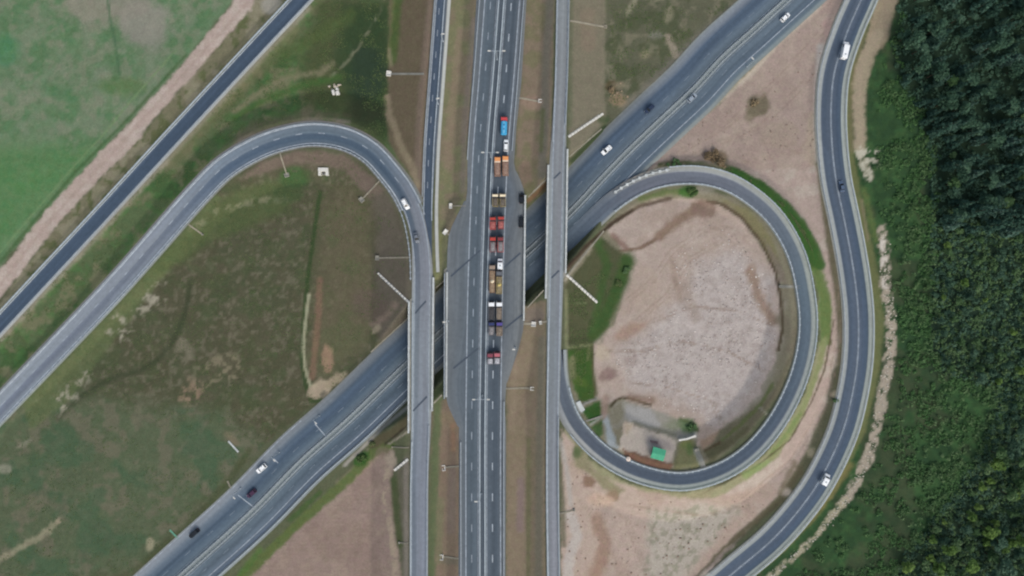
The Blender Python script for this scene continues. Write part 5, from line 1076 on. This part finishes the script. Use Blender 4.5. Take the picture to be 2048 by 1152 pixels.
# ------------------------------------------------------------------ vegetation
def leaf_cloud(centers, radii, n, size, up=.6, rng=None, flat=.75):
    """n leaf-clump quads spread over the shells of blobs"""
    rng = rng or RNG; k = rng.integers(0, len(centers), n); c = centers[k]; r = radii[k]
    d = rng.normal(size=(n, 3)); d[:, 2] = np.abs(d[:, 2]) * 1.0 - .25; d /= np.linalg.norm(d, axis=1)[:, None]
    p = c + d * (r * (0.55 + .5 * rng.random(n)))[:, None] * np.array([1, 1, flat])
    nr = d * .6 + rng.normal(size=(n, 3)) * .45; nr[:, 2] += up; nr /= np.linalg.norm(nr, axis=1)[:, None]
    a = np.cross(nr, rng.normal(size=(n, 3))); a /= np.linalg.norm(a, axis=1)[:, None] + 1e-9; b = np.cross(nr, a)
    s = size * (.55 + .9 * rng.random(n)); a *= s[:, None]; b *= (s * (.5 + .4 * rng.random(n)))[:, None]
    return np.stack([p - a, p - b * .9, p + a, p + b * .9], 1).reshape(-1, 3)
def quad_mesh(name, V, mat):
    n = len(V); me = bpy.data.meshes.new(name); me.vertices.add(n); me.vertices.foreach_set('co', V.astype(np.float32).ravel())
    me.loops.add(n); me.loops.foreach_set('vertex_index', np.arange(n, dtype=np.int32)); me.polygons.add(n // 4)
    me.polygons.foreach_set('loop_start', np.arange(0, n, 4, dtype=np.int32)); me.update(calc_edges=True); me.materials.append(mat); return me
LEAF_DARK = leaf_mat('foliage_dark', [(36, 60, 48), (48, 76, 58), (64, 94, 74), (92, 118, 100)])
LEAF_MID = leaf_mat('foliage_mid', [(46, 72, 46), (60, 90, 54), (78, 106, 66), (104, 124, 90)])
LEAF_YEL = leaf_mat('foliage_yellow', [(56, 84, 42), (76, 106, 50), (94, 122, 58), (116, 136, 78)])
LEAF_CON = leaf_mat('foliage_conifer', [(34, 58, 50), (46, 76, 64), (66, 98, 84), (100, 126, 114)])
LEAF_BRUSH = leaf_mat('foliage_brush', [(46, 74, 44), (54, 88, 48), (64, 100, 56), (84, 112, 74)])
LEAF_BROWN = leaf_mat('foliage_brown', [(96, 80, 60), (118, 102, 78), (134, 120, 96), (100, 104, 78)])
LEAF_GRASS = leaf_mat('foliage_grass', [(52, 80, 42), (68, 94, 50), (86, 100, 62), (112, 112, 84)])
def broadleaf(seed, rad, hgt, n=900, size=.42, mat=LEAF_DARK):
    r = np.random.default_rng(seed); m = 9; ang = r.random(m) * 6.28; rr = rad * np.sqrt(r.random(m)) * .75
    cen = np.stack([rr * np.cos(ang), rr * np.sin(ang), hgt * (.55 + .33 * r.random(m)) - rr * .25], 1); cen = np.vstack([cen, [[0, 0, hgt * .8]]])
    rad_ = np.concatenate([rad * (.3 + .25 * r.random(m)), [rad * .5]])
    cr = quad_mesh('crown', leaf_cloud(cen, rad_, n, size, .5, r), mat)
    mb = MB(); mb.cyl((0, 0, -.4), .22, hgt * .7, 'z', 8, .08)
    for c in cen[:6]: mb.bar((0, 0, hgt * .4), tuple(c), .09, .09)
    return cr, mb
def conifer(seed, rad, hgt, n=1000, size=.36, mat=LEAF_CON):
    r = np.random.default_rng(seed); cen = []; ra = []
    for k in range(9):
        f = k / 8; z = hgt * (.18 + .8 * f); q = rad * (1 - f) * .95 + .15; m = max(1, int(7 * (1 - f)))
        for j in range(m):
            a = r.random() * 6.28; cen.append((q * .6 * math.cos(a), q * .6 * math.sin(a), z - q * .2)); ra.append(q * .45 + .12)
    cr = quad_mesh('crown', leaf_cloud(np.array(cen), np.array(ra), n, size, .25, r, .6), mat)
    mb = MB(); mb.cyl((0, 0, -.4), .2, hgt * .95, 'z', 8, .03); return cr, mb
KINDS = {}
def mk(kind, var, builder):
    cr, mb = builder; tr = mb.build('trunk', M_TRUNK); me = tr.data; bpy.data.objects.remove(tr); KINDS.setdefault(kind, []).append((cr, me))
for v in range(4): mk('dark', v, broadleaf(20 + v, 2.6 + .35 * v, 9 + v, 1000, .42, LEAF_DARK)); mk('mid', v, broadleaf(30 + v, 2.0 + .3 * v, 7 + .8 * v, 850, .38, LEAF_MID)); mk('yellow', v, broadleaf(40 + v, 2.2 + .3 * v, 6.5 + v, 900, .42, LEAF_YEL)); mk('conifer', v, conifer(50 + v, 1.9 + .3 * v, 13 + 1.6 * v))
TREE = {'dark': ('broadleaf_tree', 'dark green broadleaf tree in the dense wood on the right'), 'mid': ('young_tree', 'slender mid green tree in the wood on the right'), 'yellow': ('bright_tree', 'yellowish green tree standing out in the wood on the right'), 'conifer': ('conifer_tree', 'dark bluish conifer in the upper part of the wood')}
def plant(kind, px, py, s, name=None, label=None, cat='tree', group=None):
    x, y, z = G(px, py); cr, trm = random.choice(KINDS[kind]); root = empty(name or TREE[kind][0], (x, y, z), random.random() * 6.28)
    root.scale = (s, s, s * random.uniform(.9, 1.12)); tag(root, label or TREE[kind][1], cat, group or ('%s trees of the wood' % kind))
    for nm, me in (('crown', cr), ('trunk', trm)):
        o = bpy.data.objects.new(nm, me); COL.objects.link(o); o.parent = root
    return root
WOOD_EDGE = [(-60, 1812), (20, 1800), (110, 1790), (170, 1806), (220, 1838), (300, 1858), (450, 1868), (600, 1866), (690, 1868), (740, 1890), (775, 1975), (805, 2005), (900, 1965), (1000, 1900), (1060, 1850), (1138, 1792), (1220, 1730)]
def edge_x(py): return float(np.interp(py, [e[0] for e in WOOD_EDGE], [e[1] for e in WOOD_EDGE]))
pts = []; tries = 0
while len(pts) < 298 and tries < 20000:
    tries += 1; py = random.uniform(-25, 1175); ex = edge_x(py) + random.gauss(0, 9); px = random.uniform(ex, 2062)
    dmin = 12.5 if py < 470 else 14
    if py > 470 and random.random() < .35: continue
    if all((px - a) ** 2 + (py - b) ** 2 > dmin * dmin for a, b, _ in pts): pts.append((px, py, 0))
for px, py, _ in pts:
    q = random.random()
    if py < 470: kind = 'conifer' if q < .66 else ('dark' if q < .94 else 'mid'); s = random.uniform(.62, 1.2) * (.7 if px < edge_x(py) + 14 else 1)
    elif py < 900: kind = 'mid' if q < .5 else ('dark' if q < .9 else 'yellow'); s = random.uniform(.38, .72)
    else: kind = 'yellow' if q < .34 else ('mid' if q < .7 else 'dark'); s = random.uniform(.5, 1.05)
    plant(kind, px, py, s)
# undergrowth of the wood and brush between the wood and the road
def thicket(name, label, n, region, size, hgt, mat, cat='undergrowth', blobs=1500, seed=3):
    r = np.random.default_rng(seed); cen = []; rad = []
    while len(cen) < blobs:
        px, py = region(r); x, y, z = G(px, py); q = size * (.6 + 1.1 * r.random()); cen.append((x, y, z + hgt * r.random() * .6)); rad.append(q)
    V = leaf_cloud(np.array(cen), np.array(rad), n, .32, .7, r, .7); o = bpy.data.objects.new(name, quad_mesh(name, V, mat)); COL.objects.link(o); tag(o, label, cat, kind='stuff'); return o
def reg_wood(r):
    py = r.uniform(-40, 1190); return r.uniform(edge_x(py) - 6, 2075), py
BR_IN = [(-60, 1822), (20, 1802), (110, 1778), (180, 1752), (300, 1756), (420, 1752), (470, 1790), (600, 1796), (740, 1790), (860, 1766), (940, 1740), (1000, 1712), (1070, 1660), (1150, 1570), (1220, 1500)]
def reg_brush(r):
    while True:
        py = r.uniform(-40, 1190); a = float(np.interp(py, [e[0] for e in BR_IN], [e[1] for e in BR_IN])); b = max(edge_x(py) + 6, a + 2)
        x = r.uniform(a, b) if r.random() < .5 else a + (b - a) * math.sqrt(r.random())
        x += r.normal() * 6
        if r.random() < min(1, (b - a) / 240) and vnoise(np.array([x + 500.]), np.array([py + 500.]), 24, 41, 3)[0] > .47: return x, py
thicket('undergrowth', 'dense dark undergrowth between the trees of the wood', 62000, reg_wood, .9, 2.2, LEAF_DARK, blobs=2600, seed=4)
thicket('undergrowth', 'mixed mid green brush filling the lower part of the wood', 42000, lambda r: (lambda p: p if p[1] > 420 else (p[0], r.uniform(450, 1190)))(reg_wood(r)), .8, 1.8, LEAF_MID, blobs=2000, seed=5)
thicket('brushland', 'low bright green brush between the sandy path and the wood', 34000, reg_brush, .8, .7, LEAF_BRUSH, blobs=1500, seed=6)
def reg_tall(r):
    while True:
        x, y = reg_brush(r)
        if vnoise(np.array([x + 900.]), np.array([y + 100.]), 40, 43, 3)[0] > .54: return x, y
thicket('brushland', 'taller dull green brush in clumps before the wood', 14000, reg_tall, 1.1, 1.5, LEAF_MID, blobs=420, seed=8)
# shrubs standing alone
def shrub(px, py, rad, hgt, mat, label, n=500, name='shrub', size=.26, sx=1.0, rz=0.0):
    x, y, z = G(px, py); r = np.random.default_rng(int(px * 7 + py)); m = 8
    ang = r.random(m) * 6.28; rr = rad * np.sqrt(r.random(m)) * .8; cen = np.stack([rr * np.cos(ang) * sx, rr * np.sin(ang), hgt * (.3 + .4 * r.random(m))], 1); ra = rad * (.3 + .25 * r.random(m))
    root = empty(name, (x, y, z), rz); tag(root, label, 'bush', 'bushes beside the roads')
    o = bpy.data.objects.new('foliage', quad_mesh('foliage', leaf_cloud(cen, ra, n, size, .6, r), mat)); COL.objects.link(o); o.parent = root
    mb = MB(); mb.cyl((0, 0, -.3), .12, hgt * .6 + .3, 'z', 6, .05)
    for c in cen[:4]: mb.bar((0, 0, .1), tuple(c), .06, .06)
    mb.build('stem', M_TRUNK, root)
shrub(1424, 313, 3.0, 2.6, LEAF_BROWN, 'bare brown bush on the soil just above the loop', 700, sx=1.3)
shrub(1442, 327, 2.0, 1.8, LEAF_BROWN, 'smaller brown bush touching the bare one above the loop', 400)
shrub(1347, 326, 1.6, 1.2, LEAF_MID, 'low dark shrub at the start of the loop', 350, sx=2.2)
shrub(1380, 383, 2.2, 1.3, LEAF_GRASS, 'bright green shrub inside the top of the loop', 500, sx=1.6)
shrub(722, 918, 2.0, 1.6, LEAF_GRASS, 'green bush at the tip of the ploughed triangle beside the motorway', 600, sx=1.5, rz=.7)
shrub(745, 888, 1.3, 1.2, LEAF_GRASS, 'small green bush nearer the left bridge than its big neighbour', 350)
shrub(1382, 854, 1.8, 1.3, LEAF_MID, 'round green bush at the corner of the yard inside the loop', 450)
shrub(1252, 540, 1.5, 1.1, LEAF_MID, 'green bush on the edge of the soil below the stairs', 350)
shrub(1238, 566, 1.6, 1.0, LEAF_GRASS, 'green bush a little lower along the soil edge', 350)
shrub(1222, 182, 1.4, 1.2, LEAF_BROWN, 'brown scrub beside the rubble heap', 300)
shrub(1510, 204, 2.0, 1.0, LEAF_BROWN, 'dry scrub alone on the soil triangle', 400, sx=.7, rz=-.6)
shrub(1670, 800, 1.2, 1.0, LEAF_MID, 'dark bush in the ditch left of the winding road', 250)
# grass tufts over the verges and meadows
def tufts(n, seed):
    r = np.random.default_rng(seed); P = []
    regs = [(MIDL, .30), (INL[:-2] + [(-20, 1160), (-20, 860)], .34), (GRIM[:16], .0), ([(1133, 590), (1250, 500), (1190, 660), (1186, 800), (1140, 760)], .08), ([(1425, 330), (1480, 338), (1560, 395), (1615, 465), (1648, 560), (1620, 500), (1575, 425), (1520, 378)], .06), ([(1215, 0), (1480, 0), (1360, 110), (1215, 240)], .08)]
    for pts, w in regs:
        m = int(n * w); 
        if not m: continue
        xs = [p[0] for p in pts]; ys = [p[1] for p in pts]; got = 0
        while got < m:
            x = r.uniform(max(-20, min(xs)), max(xs), 4000); y = r.uniform(max(-20, min(ys)), min(1172, max(ys)), 4000)
            ok = (sd_poly(pts, x, y) > 3) & (vnoise(x + 4000, y + 4000, 30, 77, 3) > .5)
            for a, b in zip(x[ok], y[ok]):
                P.append(G(a, b)); got += 1
                if got >= m: break
    P = np.array(P); V = leaf_cloud(P, np.full(len(P), .3), len(P) * 2, .18, .9, r, .5)
    o = bpy.data.objects.new('grass', quad_mesh('grass', V, LEAF_GRASS)); COL.objects.link(o); tag(o, 'tufts of rough grass scattered over the verges and meadows', 'grass', kind='stuff')
tufts(26000, 9)
# pale stones of the path by the wood
mb = MB()
for k in range(420):
    t = random.random(); pp = [(1766, 465), (1771, 520), (1773, 575), (1781, 630), (1781, 690), (1774, 745), (1764, 795), (1750, 865), (1733, 925), (1712, 965), (1680, 1015), (1640, 1065), (1590, 1112), (1540, 1155)]
    i = min(len(pp) - 2, int(t * (len(pp) - 1))); f = t * (len(pp) - 1) - i
    x, y, z = G(pp[i][0] + (pp[i + 1][0] - pp[i][0]) * f + random.gauss(0, 5), pp[i][1] + (pp[i + 1][1] - pp[i][1]) * f); s = random.uniform(.12, .4)
    mb.box(x - s, x + s, y - s * random.uniform(.5, 1), y + s * random.uniform(.5, 1), z - .2, z + s * .5, s * .3, s * .3)
o = mb.build('rubble_stones', simple('pale_stone', (190, 184, 170), .9, 0, .25, .6)); tag(o, 'pale stones strewn along the sandy path beside the wood', 'stones', kind='stuff')

def stones(n, pts, mat, label, smin, smax, seed):
    r = np.random.default_rng(seed); mb = MB(); xs = [p[0] for p in pts]; ys = [p[1] for p in pts]; got = 0
    while got < n:
        x = r.uniform(min(xs), max(xs), 2000); y = r.uniform(min(ys), max(ys), 2000); ok = (sd_poly(pts, x, y) > 2 + 10 * r.random(2000)) & (vnoise(x + 100, y + 100, 34, seed, 3) > .46)
        for a, b in zip(x[ok], y[ok]):
            X_, Y_, Z_ = G(a, b); q = smin + (smax - smin) * r.random() ** 2.5; mb.box(X_ - q, X_ + q, Y_ - q * r.uniform(.5, 1), Y_ + q * r.uniform(.5, 1), Z_ - .2, Z_ + q * r.uniform(.3, .8), q * .3, q * .25); got += 1
            if got >= n: break
    tag(mb.build('stones', mat), label, 'stones', kind='stuff')
RUB = [(1340, 520), (1400, 430), (1480, 470), (1545, 560), (1555, 680), (1520, 780), (1420, 860), (1330, 820), (1240, 770), (1220, 720), (1280, 660), (1360, 610)]
stones(800, RUB, simple('pale_chips', (204, 198, 192), .9, 0, .2, .6), 'pale stones scattered over the soil inside the loop', .08, .34, 21)
stones(1500, RUB, simple('dark_clods', (150, 138, 130), .95, 0, .2, .6), 'dark clods scattered over the soil inside the loop', .08, .32, 22)
stones(320, SE, simple('brown_clods', (140, 122, 108), .95, 0, .2, .6), 'brown clods on the soil south of the loop', .12, .45, 23)
stones(200, TRI, simple('dull_clods', (132, 116, 105), .95, 0, .2, .6), 'clods on the soil triangle beside the motorway', .1, .38, 24)
# ------------------------------------------------------------------ light, camera
w = bpy.data.worlds.new('World'); SC.world = w; w.use_nodes = True
nt = w.node_tree; bg = nt.nodes['Background']; sky = nt.nodes.new('ShaderNodeTexSky'); sky.sky_type = 'NISHITA'; sky.sun_disc = False
EL, ROT = math.radians(44), math.radians(155)
sky.sun_elevation = EL; sky.sun_rotation = ROT; sky.air_density = 1.6; sky.dust_density = 6.0; sky.ozone_density = 1.0
hsn = nt.nodes.new('ShaderNodeHueSaturation'); hsn.inputs['Saturation'].default_value = 0.7
nt.links.new(sky.outputs['Color'], hsn.inputs['Color']); nt.links.new(hsn.outputs['Color'], bg.inputs['Color']); bg.inputs['Strength'].default_value = 0.15
sun = bpy.data.lights.new('sun', 'SUN'); sun.energy = 0.75; sun.angle = math.radians(26); sun.color = (1.0, .97, .93)
so = bpy.data.objects.new('sun', sun); COL.objects.link(so)
d = Vector((math.sin(ROT) * math.cos(EL), math.cos(ROT) * math.cos(EL), math.sin(EL)))
so.rotation_euler = d.to_track_quat('Z', 'Y').to_euler(); so.location = d * 300
cam = bpy.data.cameras.new('camera'); cam.sensor_width = 36; cam.lens = 36 * H / (2048 * S); cam.clip_start = 5; cam.clip_end = 6000
co = bpy.data.objects.new('camera', cam); COL.objects.link(co); co.location = (0, 0, H); SC.camera = co
SC.view_settings.view_transform = 'Standard'; SC.view_settings.look = 'None'; SC.view_settings.gamma = 1; SC.view_settings.exposure = 0.0
SC.cycles.pixel_filter_type = 'BLACKMAN_HARRIS'; SC.cycles.filter_width = 2.2
